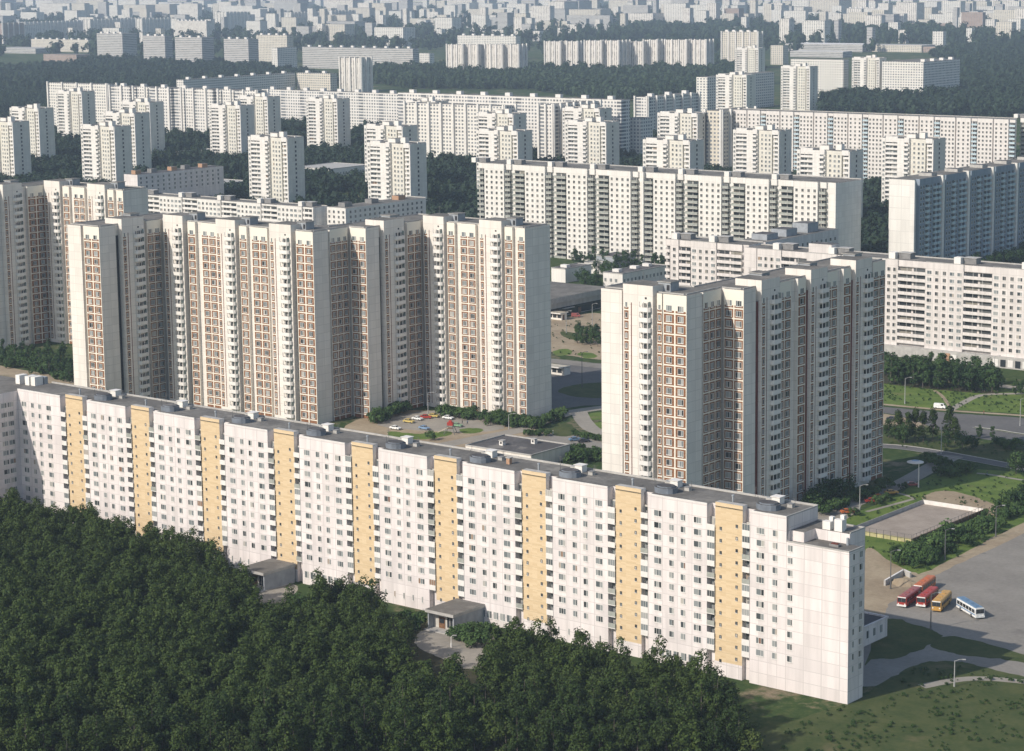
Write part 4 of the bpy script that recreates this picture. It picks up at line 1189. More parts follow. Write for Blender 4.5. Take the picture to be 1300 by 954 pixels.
patch('yard', [(1012, 680), (1030, 655), (1062, 643), (1092, 636), (1090, 648), (1062, 668), (1040, 682)], 0.028, 'pale_paving')
ribbon('footpath', [(1100, 650), (1130, 642), (1152, 636), (1160, 633), (1150, 629), (1138, 626)], 1.4, 0.032, 'pale_paving')
ribbon('footpath', [(1240, 601), (1265, 604), (1300, 610), (1400, 622)], 1.6, 0.032, 'pale_paving')
patch('bare_earth', [(1172, 630), (1190, 624), (1216, 625), (1262, 640), (1294, 648), (1256, 655), (1244, 650), (1180, 636)], 0.016, 'sand_dirt')
patch('parking_lot', [(1120, 770), (1165, 742), (1205, 721), (1300, 677), (1420, 622), (1560, 600), (1560, 900), (1420, 862), (1300, 832), (1200, 800), (1120, 784)], 0.020, 'asphalt')
patch('sandy_verge', [(1098, 700), (1128, 712), (1160, 727), (1187, 721), (1300, 663), (1420, 608), (1420, 622), (1300, 678), (1205, 722), (1165, 744), (1128, 768), (1122, 786), (1090, 800)], 0.024, 'sand_dirt')
patch('apron', [(1085, 838), (1122, 784), (1200, 800), (1300, 832), (1420, 864), (1420, 905), (1300, 872), (1180, 862), (1098, 872)], 0.016, 'asphalt')  # darker surface than pale paving: the slab's shade is put into its colour
patch('grass_island', [(1098, 842), (1124, 788), (1160, 793), (1194, 806), (1176, 821), (1142, 835), (1108, 838)], 0.028, 'rough_grass')
patch('grass_island', [(1182, 819), (1212, 808), (1300, 831), (1420, 862), (1420, 876), (1300, 842), (1215, 831)], 0.028, 'rough_grass')
patch('grass_island', [(1118, 868), (1165, 844), (1212, 840), (1252, 848), (1330, 868), (1420, 900), (1420, 1010), (925, 1010), (935, 940), (1040, 905), (1095, 885)], 0.028, 'rough_grass')
ribbon('footpath', [(1170, 872), (1230, 862), (1300, 866), (1400, 880)], 3.0, 0.036, 'pale_paving')
patch('courtyard', [(430, 552), (466, 528), (520, 521), (600, 527), (650, 543), (700, 548), (690, 575), (640, 600), (560, 592), (470, 574)], 0.010, 'sand_dirt')
patch('parking_yard', [(480, 540), (515, 526), (560, 522), (612, 530), (640, 543), (600, 549), (540, 547)], 0.018, 'pale_paving')
patch('grass_patch', [(495, 548), (530, 551), (566, 548), (572, 552), (540, 558), (498, 556)], 0.026, 'lush_grass')
patch('grass_patch', [(584, 545), (606, 544), (614, 547), (604, 550), (588, 550)], 0.026, 'lush_grass')
ribbon('driveway', [(560, 566), (610, 556), (652, 548), (700, 531), (735, 522), (800, 514)], 7.0, 0.034, 'pale_paving')
ribbon('driveway', [(735, 523), (742, 536), (758, 548), (800, 557)], 6.0, 0.042, 'pale_paving')
patch('parking_yard', [(664, 556), (700, 551), (740, 553), (800, 562), (800, 576), (740, 570), (690, 562)], 0.018, 'asphalt')
patch('lawn', [(697, 547), (712, 538), (726, 540), (729, 552), (708, 554)], 0.026, 'rough_grass')
patch('lawn', [(737, 532), (752, 525), (800, 519), (800, 531), (760, 533)], 0.026, 'lush_grass')
patch('lawn', [(748, 539), (772, 535), (800, 534), (800, 552), (768, 548)], 0.026, 'lush_grass')
patch('square', [(640, 530), (697, 522), (735, 516), (800, 508), (830, 470), (740, 461), (690, 468), (650, 500)], 0.016, 'street_asphalt')
patch('grass_island', [(708, 497), (735, 488), (800, 486), (800, 503), (740, 505)], 0.024, 'rough_grass')
ribbon('street', [(600, 452), (697, 458), (763, 465), (900, 476)], 9.0, 0.030, 'asphalt')
patch('bare_earth', [(660, 410), (700, 406), (760, 398), (790, 420), (790, 456), (700, 449), (660, 445)], 0.008, 'sand_dirt')
patch('lawn', [(703, 446), (720, 443), (726, 449), (708, 452)], 0.016, 'lush_grass'); patch('lawn', [(732, 449), (750, 448), (758, 453), (744, 455)], 0.016, 'lush_grass'); patch('lawn', [(712, 421), (735, 424), (752, 428), (735, 432), (716, 428)], 0.016, 'rough_grass')
patch('bare_earth', [(-60, 470), (-20, 462), (30, 470), (86, 480), (96, 492), (40, 496), (-40, 486)], 0.008, 'sand_dirt')
patch('forecourt', [(526, 812), (548, 796), (590, 797), (628, 810), (632, 838), (600, 850), (565, 838), (535, 824)], 0.020, 'pale_paving')
patch('forecourt', [(312, 748), (350, 738), (378, 746), (356, 768), (322, 766)], 0.020, 'pale_paving')
ribbon('shop_pavement', [(1060, 470), (1150, 474), (1240, 486), (1300, 494), (1400, 506)], 6.0, 0.022, 'pale_paving')
patch('bare_earth', [(1080, 470), (1160, 480), (1250, 494), (1255, 500), (1160, 492), (1080, 480)], 0.016, 'litter_floor')

# ------------------------------------------------------------------ low buildings round the squares
def low_block(name, label, cat, x0, x1, y0, y1, h, wall, roofm, extra=None, win=None, kerb='concrete'):
    t = thing(name, label, cat, (x0, y0, 0))
    b = MB(); b.box(0, x1 - x0, 0, y1 - y0, 0, h, wall, roofm, us=3.2, vs_=h); b.build('wall', t)
    k = MB(); W, D = x1 - x0, y1 - y0
    for a in ((0, W, -0.15, 0.2), (0, W, D - 0.2, D + 0.15), (-0.15, 0.2, 0.203, D - 0.203), (W - 0.2, W + 0.15, 0.203, D - 0.203)): k.box(*a, h + 0.003, h + 0.4, kerb)
    k.build('roof_kerb', t)
    if win:
        me = win.mesh('window')
        for i in range(int((x1 - x0) / 3.2)): link('window', me, t, (1.6 + i * 3.2, 0, h * 0.5), 0)
        for i in range(int((y1 - y0) / 3.2)): link('window', me, t, (x1 - x0, 1.6 + i * 3.2, h * 0.5), math.pi / 2)
    if extra: extra(t)
    foot(x0, x1, y0, y1)
    return t
def ex_roof(t):
    for x, y in ((8.5, 7.0), (15.5, 15.0)):
        e = MB(); e.box(x, x + 1.5, y, y + 1.5, 4.503, 6.0, 'parapet_white'); e.box(x - 0.2, x + 1.7, y - 0.2, y + 1.7, 6.003, 6.2, 'concrete'); e.box(x + 0.4, x + 1.1, y - 0.02, y - 0.003, 5.0, 5.7, 'dark_void'); e.build('roof_vent', t)
low_block('service_building', 'flat dark roofed low building in the courtyard with two white roof vents', 'building', -470.7, -443.4, 562.5, 583, 4.5, 'sand_dirt' if False else 'cream_panel', 'dark_roof', ex_roof)
def ex_shop(t):
    e = MB(); e.box(-0.8, 60.6, -0.8, 49, 6.6, 9.2, 'concrete', 'roof_felt'); e.box(60.0 - 0.3, 60.005, 3, 42, 0.4, 4.2, 'car_glass'); e.box(60.006, 61.2, 12, 20, 3.4, 3.7, 'concrete'); e.build('roof_fascia', t)
    for y in (6, 24): 
        e = MB(); e.box(59.9, 60.1, y, y + 2.2, 0, 2.6, 'wood_brown'); e.build('door', t)
    e = MB(); e.box(24, 28, 12, 16, 9.203, 10.4, 'concrete'); e.box(40, 43, 20, 23, 9.203, 10.2, 'concrete'); e.build('roof_vent', t)
low_block('supermarket', 'large flat grey shop hall with deep roof fascia beside the wide tower', 'shop', -691, -631.2, 813, 860, 6.59, 'grey_panel', 'roof_felt', ex_shop)
wk = window_mb(1.6, 1.8, 2)
low_block('kindergarten', 'two storey white ended kindergarten half hidden by a tree behind the shop hall', 'school', -706, -697, 914, 936, 7.0, 'white_panel', 'dark_roof', lambda t: (lambda e: (e.box(2, 6, 5, 8, 7.003, 8.4, 'parapet_white'), e.build('roof_vent', t)))(MB()))
low_block('kindergarten', 'two storey white ended kindergarten with long blue side left of the corner loggia slab', 'school', -674, -662, 915, 955, 7.0, 'white_panel', 'dark_roof', lambda t: [(lambda e: (e.box(2, 6, y, y + 3, 7.003, 8.4, 'parapet_white'), e.build('roof_vent', t)))(MB()) for y in (5, 20, 31)], wk)
low_block('kindergarten', 'small pale low building between the two kindergartens under the trees', 'school', -712, -700, 950, 958, 5.5, 'white_panel', 'concrete', None, wk)
low_block('kindergarten', 'dark sided low building at the foot of the seventeen storey slab left of the trees', 'school', -716, -704, 966, 985, 7.0, 'lift_grey', 'dark_roof', None, wk)
p = at(410, 217, 6)
low_block('school', 'low school with curved grey roof among trees between the point towers', 'school', p.x - 30, p.x + 8, p.y, p.y + 44, 7.5, 'white_panel', 'concrete', None, wk)
p = at(283, 235, 6)
low_block('school', 'low pale school roof among trees left of the free standing point tower', 'school', p.x - 26, p.x + 4, p.y - 6, p.y + 24, 7.0, 'white_panel', 'concrete', None, wk)
p = at(697, 350, 4)
low_block('school', 'low pale long school roof at the left margin of the dark grove', 'school', *( (lambda q: (q.x - 20, q.x, q.y, q.y + 40))(at(240, 196, 6)) ), 7.0, 'white_panel', 'concrete', None, wk)
def ex_kiosk(t):
    e = MB(); e.box(-0.6, 8.6, -1.6, 4.4, 3.003, 3.4, 'parapet_white', 'paint_beige'); e.build('canopy', t)
    for i in range(3):
        e = MB(); e.box(0.5 + i * 2.6, 2.6 + i * 2.6, -0.06, -0.003, 0.9, 2.5, 'car_glass'); e.build('shop_window', t)
    e = MB(); e.box(8.003, 8.06, 1, 2.2, 0, 2.3, 'wood_brown'); e.build('door', t)
q = at(704, 406); low_block('kiosk', 'small cream kiosk with flat canopy in front of the grey shop hall', 'kiosk', q.x - 4, q.x + 4, q.y, q.y + 4, 3.0, 'cream_panel', 'concrete', ex_kiosk)
q = at(706, 476); low_block('kiosk', 'small cream pavilion on the sunlit edge of the shaded square', 'kiosk', q.x - 5, q.x + 4, q.y, q.y + 4, 3.0, 'cream_panel', 'concrete', ex_kiosk)
q = at(89, 466)
t = thing('hut', 'bright blue hut beside the garden trees at the left', 'hut', (q.x, q.y, 0)); e = MB(); e.box(-1.3, 1.3, -1.2, 1.2, 0, 2.3, 'paint_sky', 'paint_sky'); e.build('wall', t)
e = MB(); e.poly([(-1.5, -1.4, 2.303), (1.5, -1.4, 2.303), (1.5, 0, 2.9), (-1.5, 0, 2.9)], 'paint_sky'); e.poly([(1.5, 1.4, 2.303), (-1.5, 1.4, 2.303), (-1.5, 0, 2.9), (1.5, 0, 2.9)], 'paint_sky'); e.poly([(1.5, -1.4, 2.303), (1.5, 1.4, 2.303), (1.5, 0, 2.9)], 'paint_sky'); e.poly([(-1.5, 1.4, 2.303), (-1.5, -1.4, 2.303), (-1.5, 0, 2.9)], 'paint_sky'); e.build('roof', t)
e = MB(); e.box(-0.5, 0.4, -1.26, -1.203, 0, 1.9, 'paint_ochre'); e.build('door', t)

# ice rink with low boards and railing
t = thing('sports_rink', 'gravel rink with low boards and railings beside the shrubs', 'sports rink', (-309.5, 572, 0))
X, Y = 9.9, 21.5
e = MB(); e.poly([(-X, -Y, 0.045), (X, -Y, 0.045), (X, Y, 0.045), (-X, Y, 0.045)], 'rink_gravel'); e.build('rink_floor', t)
for a, m in (((-X - 0.15, X + 0.15, -Y - 0.15, -Y, 0, 1.25), 'board_yellow'), ((-X - 0.15, X + 0.15, Y, Y + 0.15, 0, 1.3), 'parapet_white'), ((-X - 0.15, -X, -Y + 0.003, Y - 0.003, 0, 1.3), 'concrete'), ((X, X + 0.15, -Y + 0.003, Y - 0.003, 0, 1.25), 'wood_brown')):
    e = MB(); e.box(*a, m); e.build('board', t)
def rail(p0, p1, parent, z0, h, step=2.0, m='pole_dark'):
    e = MB(); d = Vector(p1) - Vector(p0); n = max(1, int(d.length / step))
    for i in range(n + 1):
        p = Vector(p0) + d * i / n; e.tube((p.x, p.y, z0), (p.x, p.y, z0 + h), 0.06, 0.06, m, 5)
    for f in (0.5, 1.0): e.tube((p0[0], p0[1], z0 + h * f), (p1[0], p1[1], z0 + h * f), 0.04, 0.04, m, 4)
    e.build('railing', parent)
rail((-X, -Y - 0.3), (X, -Y - 0.3), t, 0, 2.4); rail((X + 0.35, -Y), (X + 0.35, Y), t, 0, 2.4)
# sand heap behind a bent concrete wall
w0, w1, w2 = at(1123, 744), at(1147, 730), at(1156, 734)
e = MB()
for a, b in ((w0, w1), (w1, w2)):
    d = (b - a).normalized(); n_ = Vector((-d.y, d.x, 0)) * 0.25; c = w1
    q = [a - c - n_, b - c - n_, b - c + n_, a - c + n_]
    for i in range(4): e.poly([q[i], q[(i + 1) % 4], q[(i + 1) % 4] + Vector((0, 0, 1.5)), q[i] + Vector((0, 0, 1.5))], 'concrete')
    e.poly([v + Vector((0, 0, 1.5)) for v in q], 'parapet_white')
tag(e.build('retaining_wall', None, w1), 'low bent concrete wall round a sand heap above the buses', 'wall')
e = MB(); n = 16
for r0, r1, z0, z1 in ((3.2, 2.1, 0.0, 0.7), (2.1, 0.9, 0.7, 1.25), (0.9, 0.05, 1.25, 1.45)):
    for k in range(n):
        f = lambda r, i: (r * (1 + 0.18 * math.sin(3 * i + r)) * math.cos(6.2832 * i / n) * 1.3, r * (1 + 0.15 * math.cos(2 * i)) * math.sin(6.2832 * i / n))
        e.poly([(*f(r0, k), z0), (*f(r0, (k + 1) % n), z0), (*f(r1, (k + 1) % n), z1), (*f(r1, k), z1)], 'sand_dirt')
tag(e.build('sand_heap', None, at(1147, 741, 0.02)), 'heap of pale sand behind the bent concrete wall', 'sand heap')

# ------------------------------------------------------------------ buses
def bus(label, front, rear, body, roofc, bumper, stripe=None):
    a, b = at(*front), at(*rear)
    d = (a - b); d.z = 0; d.normalize()
    c = a - d * 5.25
    t = thing('bus', label, 'bus', (c.x, c.y, 0.02), math.atan2(d.y, d.x), 'buses parked on the asphalt lot')
    L, W, Hh = 5.25, 1.25, 3.0
    # rounded body shell
    e = MB()
    prof = [(-W, 0.45), (-W, 2.45), (-W + 0.10, 2.78), (-W + 0.35, 2.95), (W - 0.35, 2.95), (W - 0.10, 2.78), (W, 2.45), (W, 0.45)]
    xs = [(-L, 0.94), (-L + 0.15, 1.0), (L - 0.2, 1.0), (L, 0.95)]
    for (x0, s0), (x1, s1) in zip(xs, xs[1:]):
        for (y0, z0), (y1, z1) in zip(prof, prof[1:]):
            top = z0 > 2.4 and z1 > 2.4 and not (abs(z0 - z1) > 0.3)
            e.poly([(x0, y0 * s0, z0), (x0, y1 * s0, z1), (x1, y1 * s1, z1), (x1, y0 * s1, z0)], roofc if top else body)
    for x, s_, rev in ((-L, 0.94, False), (L, 0.95, True)):
        q = [(x, y * s_, z) for y, z in prof]
        e.poly(q if rev else list(reversed(q)), body)
    e.poly([(-L, -W, 0.45), (L, -W, 0.45), (L, W, 0.45), (-L, W, 0.45)], 'rubber')
    e.build('body', t)
    for sy in (-1, 1):
        for k in range(6):
            g = MB(); x0 = -L + 0.5 + k * 1.62
            y = sy * (W + 0.012)
            q = [(x0, y, 1.45), (x0 + 1.42, y, 1.45), (x0 + 1.42, y, 2.35), (x0, y, 2.35)]
            g.poly(q if sy < 0 else list(reversed(q)), 'car_glass'); g.build('side_window', t)
        if stripe:
            g = MB(); y = sy * (W + 0.010); q = [(-L + 0.2, y, 0.95), (L - 0.2, y, 0.95), (L - 0.2, y, 1.28), (-L + 0.2, y, 1.28)]; g.poly(q if sy < 0 else list(reversed(q)), stripe); g.build('stripe', t)
    g = MB(); g.box(L + 0.003, L + 0.04, -1.06, 1.06, 1.45, 2.5, 'car_glass'); g.box(L + 0.043, L + 0.06, -0.04, 0.04, 1.45, 2.5, 'pole_dark'); g.build('windscreen', t)
    g = MB(); g.box(-L - 0.04, -L - 0.003, -1.0, 1.0, 1.6, 2.4, 'car_glass'); g.build('rear_window', t)
    g = MB(); g.box(L + 0.003, L + 0.2, -1.22, 1.22, 0.4, 0.82, bumper); g.build('bumper', t)
    g = MB(); g.box(L + 0.003, L + 0.05, -1.1, 1.1, 2.55, 2.8, 'paint_white'); g.build('route_board', t)
    for y in (-0.85, 0.85):
        g = MB(); g.tube((L - 0.05, y, 1.02), (L + 0.06, y, 1.02), 0.17, 0.17, 'lamp_glass', 10); g.build('headlight', t)
    for x in (-2.9, 3.0):
        for y in (-1.12, 1.12):
            g = MB(); g.tube((x, y - 0.16, 0.48), (x, y + 0.16, 0.48), 0.48, 0.48, 'rubber', 14); wo = g.build('wheel', t)
            g = MB(); s_ = 1 if y > 0 else -1; g.tube((x, y + s_ * 0.163, 0.48), (x, y + s_ * 0.18, 0.48), 0.25, 0.25, 'chrome', 10); g.build('rim', wo)
    for x in (-2.4, 0.4, 3.0):
        g = MB(); g.box(x, x + 0.8, -0.4, 0.4, 2.953, 3.06, roofc); g.build('roof_hatch', t)
bus('red bus with dull red roof and white bumper, leftmost of the front row', (1144.6, 772.0), (1161.0, 760.5), 'paint_red', 'roof_pinkred', 'paint_white')
bus('orange bus parked alone behind the red ones', (1165.0, 757.0), (1183.5, 743.5), 'paint_orange', 'paint_orange', 'pole_dark')
bus('bright red bus with white front band between the red and ochre buses', (1169.0, 772.0), (1183.5, 760.5), 'paint_red', 'paint_red', 'paint_white')
bus('ochre yellow bus at the right end of the front row', (1188.5, 777.5), (1201.0, 765.0), 'paint_ochre', 'paint_ochre', 'paint_ochre')
bus('white coach with slate blue roof standing apart on the open asphalt', (1244.0, 786.5), (1218.5, 771.5), 'paint_white', 'paint_slate', 'paint_white', 'paint_sky')

# ------------------------------------------------------------------ cars
def car(label, px, py, heading, paint, group=None, kind='saloon', cat='car', name='car'):
    p = at(px, py)
    t = thing(name, label, cat, (p.x, p.y, 0.03), heading, group)
    L, W = 2.1, 0.8
    e = MB()
    side = [(-L, 0.35), (L, 0.35), (L, 0.75), (L - 0.15, 0.86), (0.95, 0.95), (0.35, 1.4), (-0.95, 1.42), (-1.45, 0.98), (-L + 0.1, 0.92), (-L, 0.7)] if kind == 'saloon' else \
           [(-L, 0.35), (L, 0.35), (L, 1.0), (L - 0.2, 1.2), (1.35, 1.9), (-L + 0.1, 1.95), (-L, 1.8)]
    tw = lambda z: W * (1 - 0.16 * max(0, (z - 0.9)))
    n = len(side)
    for i in range(n):
        (x0, z0), (x1, z1) = side[i], side[(i + 1) % n]
        e.poly([(x0, -tw(z0), z0), (x0, tw(z0), z0), (x1, tw(z1), z1), (x1, -tw(z1), z1)], paint)
    e.poly([(x, -tw(z), z) for x, z in side], paint); e.poly([(x, tw(z), z) for x, z in reversed(side)], paint)
    e.build('body', t)
    if kind == 'saloon':
        for a, b, nm in (((0.90, 0.99), (0.40, 1.36), 'windscreen'), ((-1.40, 1.02), (-0.98, 1.38), 'rear_window')):
            g = MB(); o = 0.02 if nm == 'windscreen' else -0.02
            q = [(a[0] + o, -tw(a[1]) * 0.9, a[1] + 0.015), (a[0] + o, tw(a[1]) * 0.9, a[1] + 0.015), (b[0] + o, tw(b[1]) * 0.9, b[1] + 0.015), (b[0] + o, -tw(b[1]) * 0.9, b[1] + 0.015)]
            g.poly(q if nm == 'windscreen' else list(reversed(q)), 'car_glass'); g.build(nm, t)
        wn_ = [((-0.2, 0.98), (0.78, 0.98), (0.32, 1.34), (-0.2, 1.36)), ((-1.25, 0.98), (-0.28, 0.98), (-0.28, 1.36), (-0.95, 1.36))]
    else:
        g = MB(); g.poly([(L - 0.17, -0.66, 1.25), (L - 0.17, 0.66, 1.25), (1.37, 0.62, 1.86), (1.37, -0.62, 1.86)], 'car_glass'); g.build('windscreen', t)
        wn_ = [((0.5, 1.2), (1.5, 1.2), (1.2, 1.8), (0.5, 1.8))]
    for s_ in (-1, 1):
        for w4 in wn_:
            g = MB(); q = [(x, s_ * (tw(z) + 0.012), z) for x, z in w4]; g.poly(q if s_ < 0 else list(reversed(q)), 'car_glass'); g.build('side_window', t)
        for x in (-1.25, 1.3):
            g = MB(); g.tube((x, s_ * 0.66, 0.3), (x, s_ * 0.82, 0.3), 0.3, 0.3, 'rubber', 12); wo = g.build('wheel', t)
            g = MB(); g.tube((x, s_ * 0.823, 0.3), (x, s_ * 0.835, 0.3), 0.16, 0.16, 'chrome', 8); g.build('rim', wo)
        g = MB(); g.tube((L - 0.02, s_ * 0.58, 0.66), (L + 0.03, s_ * 0.58, 0.66), 0.1, 0.1, 'lamp_glass', 8); g.build('headlight', t)
    for x0, x1 in ((L + 0.003, L + 0.1), (-L - 0.1, -L - 0.003)):
        g = MB(); g.box(x0, x1, -0.78, 0.78, 0.36, 0.5, 'chrome'); g.build('bumper', t)
CG = 'cars parked round the towers'
car('yellow car at the left of the courtyard row', 519, 537, 0.1, 'paint_yellow', CG)
car('white car behind the yellow one in the courtyard row', 530, 533.5, 0.0, 'paint_white', CG)
car('red car between the white and yellow cars in the courtyard row', 540.5, 531.5, 0.4, 'paint_red', CG)
car('bright yellow car next to the lamp post in the courtyard', 550, 530, 0.2, 'paint_yellow', CG)
car('white car standing alone before the courtyard shrubs', 569, 532.5, 0.05, 'paint_white', CG)
car('light blue car on the near edge of the courtyard yard', 538.5, 545.5, -0.1, 'paint_sky', CG)
car('pale green car behind the playground slide', 580, 542, 0.1, 'paint_green', CG)
car('white car half hidden by the roof edge left of the blue car', 502, 545.5, 0.0, 'paint_white', CG)
car('dark slate car left of the pair facing the courtyard hedge', 730, 560, 0.95, 'paint_slate', CG)
car('dark black blue car right of the pair facing the courtyard hedge', 741, 561.8, 0.95, 'paint_dark', CG)
car('bright red car by the drive left of the orange one', 1106, 638, 0.9, 'paint_red', CG)
car('red orange car behind the bright red one on the drive', 1116, 633.5, 0.9, 'paint_orange', CG)
car('mustard yellow car beside the drive in the tower shade', 1131.5, 627.5, 0.9, 'paint_ochre', CG)
car('orange car among bushes at the end of the yard', 1076, 652, 0.9, 'paint_orange', CG)
car('dark red car in shade at the foot of the disc lamp', 1158, 617.5, 0.7, 'roof_pinkred', CG)
car('small white car under the garden trees at left', 47, 468, 0.4, 'paint_white', CG)
car('dull red van by the wall of the grey shop hall', 731, 403, 0.6, 'roof_pinkred', None, 'van', 'van', 'van')
car('white van stopped at the street crossing', 1193, 519, 0.3, 'paint_white', None, 'van', 'van', 'van')
car('dark car near the street crossing on the sandy corner', 1133, 534, 0.3, 'paint_dark', CG)

# ------------------------------------------------------------------ street lamps and masts
def lamp(label, px, py, h, m='pole_metal', arm=1.6, rz=0.5, group='street lamps'):
    p = at(px, py)
    t = thing('street_lamp', label, 'street lamp', (p.x, p.y, 0.0), rz, group)
    e = MB(); e.tube((0, 0, 0), (0, 0, h), 0.16, 0.09, m, 8); e.tube((0, 0, 0), (0, 0, 1.1), 0.22, 0.2, m, 8); e.build('pole', t)
    e = MB(); e.tube((0, 0, h - 0.1), (arm * 0.7, 0, h + 0.35), 0.07, 0.06, m, 6); e.tube((arm * 0.7, 0, h + 0.35), (arm, 0, h + 0.38), 0.06, 0.06, m, 6); e.build('arm', t)
    e = MB(); e.box(arm, arm + 0.8, -0.16, 0.16, h + 0.28, h + 0.46, 'pole_metal'); e.poly([(arm + 0.05, 0.13, h + 0.275), (arm + 0.75, 0.13, h + 0.275), (arm + 0.75, -0.13, h + 0.275), (arm + 0.05, -0.13, h + 0.275)], 'lamp_glass'); e.build('lamp_head', t)
lamp('tall pale concrete lamp post at the yard beside the shaded tower', 1091.4, 648, 7.4)
lamp('dark lamp post on the sandy ground by the bent wall', 1130.5, 748, 10.0, 'pole_dark')
lamp('dark lamp post on the kerb right before the buses', 1181.5, 800, 9.0, 'pole_dark')
lamp('thin lamp post at the bottom right on the shaded island', 1211.5, 872, 6.0)
lamp('dark lamp post between the shrubs and the sandy verge', 1199.6, 711.5, 8.4, 'pole_dark')
lamp('dark lamp post nearest the right edge on the sandy verge', 1264, 682, 8.8, 'pole_dark')
lamp('pale lamp post on the lawn beyond the street', 1148.7, 513, 9.5)
lamp('lamp post in the tower shade beside the lower drive', 1194.8, 577, 9.8)
lamp('pale lamp post beside the bright yellow courtyard car', 543.5, 527, 8.0)
lamp('short pale lamp post on the bend of the courtyard road', 646, 545, 5.2)
lamp('lamp post on the island between the two big towers', 739, 492, 13.5, 'pole_dark')
lamp('thin lamp post right of the cream kiosk by the shop hall', 719, 423, 9.5)
lamp('thin lamp post behind the poplar cluster by the shop hall', 752, 413, 9.5)
lamp('lamp post on the street near the right edge', 1295, 541, 9.5)
lamp('lamp post in the shrubs before the pink loggia slab', 1262, 482, 9.0)
lamp('short white post beside the shrubs by the right porch', 573, 822, 2.6, 'parapet_white', 0.5)
p = at(1166, 619)
t = thing('mast_lamp', 'white disc shaped lamp on a mast above the shaded drive', 'lamp mast', (p.x, p.y, 0))
e = MB(); e.tube((0, 0, 0), (0, 0, 7.6), 0.22, 0.16, 'parapet_white', 8); e.build('pole', t)
e = MB(); n = 18
for r0, r1, z0, z1, m in ((0.4, 2.6, 7.2, 7.7, 'parapet_white'), (2.6, 2.6, 7.7, 7.9, 'parapet_white'), (2.6, 1.2, 7.9, 8.3, 'parapet_white'), (1.2, 0.05, 8.3, 8.4, 'paint_sky')):
    for k in range(n):
        a0, a1 = 6.2832 * k / n, 6.2832 * (k + 1) / n
        e.poly([(-1.2 + r0 * math.cos(a0), r0 * math.sin(a0), z0), (-1.2 + r0 * math.cos(a1), r0 * math.sin(a1), z0), (-1.2 + r1 * math.cos(a1), r1 * math.sin(a1), z1), (-1.2 + r1 * math.cos(a0), r1 * math.sin(a0), z1)], m)
e.build('lamp_head', t)

# playground slide
p = at(572, 551)
t = thing('playground_slide', 'red topped climbing tower with splayed legs and slide in the courtyard', 'slide', (p.x, p.y, 0.02), 0.4)
e = MB()
for x, y in ((-1.5, -1.2), (1.5, -1.2), (1.5, 1.2), (-1.5, 1.2)): e.tube((x * 1.3, y * 1.3, 0), (x * 0.5, y * 0.5, 3.4), 0.12, 0.1, 'pole_dark', 6)
e.box(-0.9, 0.9, -0.8, 0.8, 1.9, 2.05, 'wood_brown'); e.build('frame', t)
e = MB(); e.prism([(-1.0, -0.8), (1.0, -0.8), (1.0, 0.8), (-1.0, 0.8)], 3.0, 4.1, 'paint_red', us=50); e.prism([(-0.5, -0.4), (0.5, -0.4), (0.5, 0.4), (-0.5, 0.4)], 4.103, 4.7, 'paint_red', us=50); e.build('roof', t)
e = MB(); e.poly([(-0.9, -0.4, 2.0), (-4.6, -0.4, 0.2), (-4.6, 0.4, 0.2), (-0.9, 0.4, 2.0)], 'paint_beige')
for y in (-0.42, 0.42): e.tube((-0.9, y, 2.15), (-4.6, y, 0.35), 0.07, 0.07, 'paint_beige', 5)
e.build('chute', t)

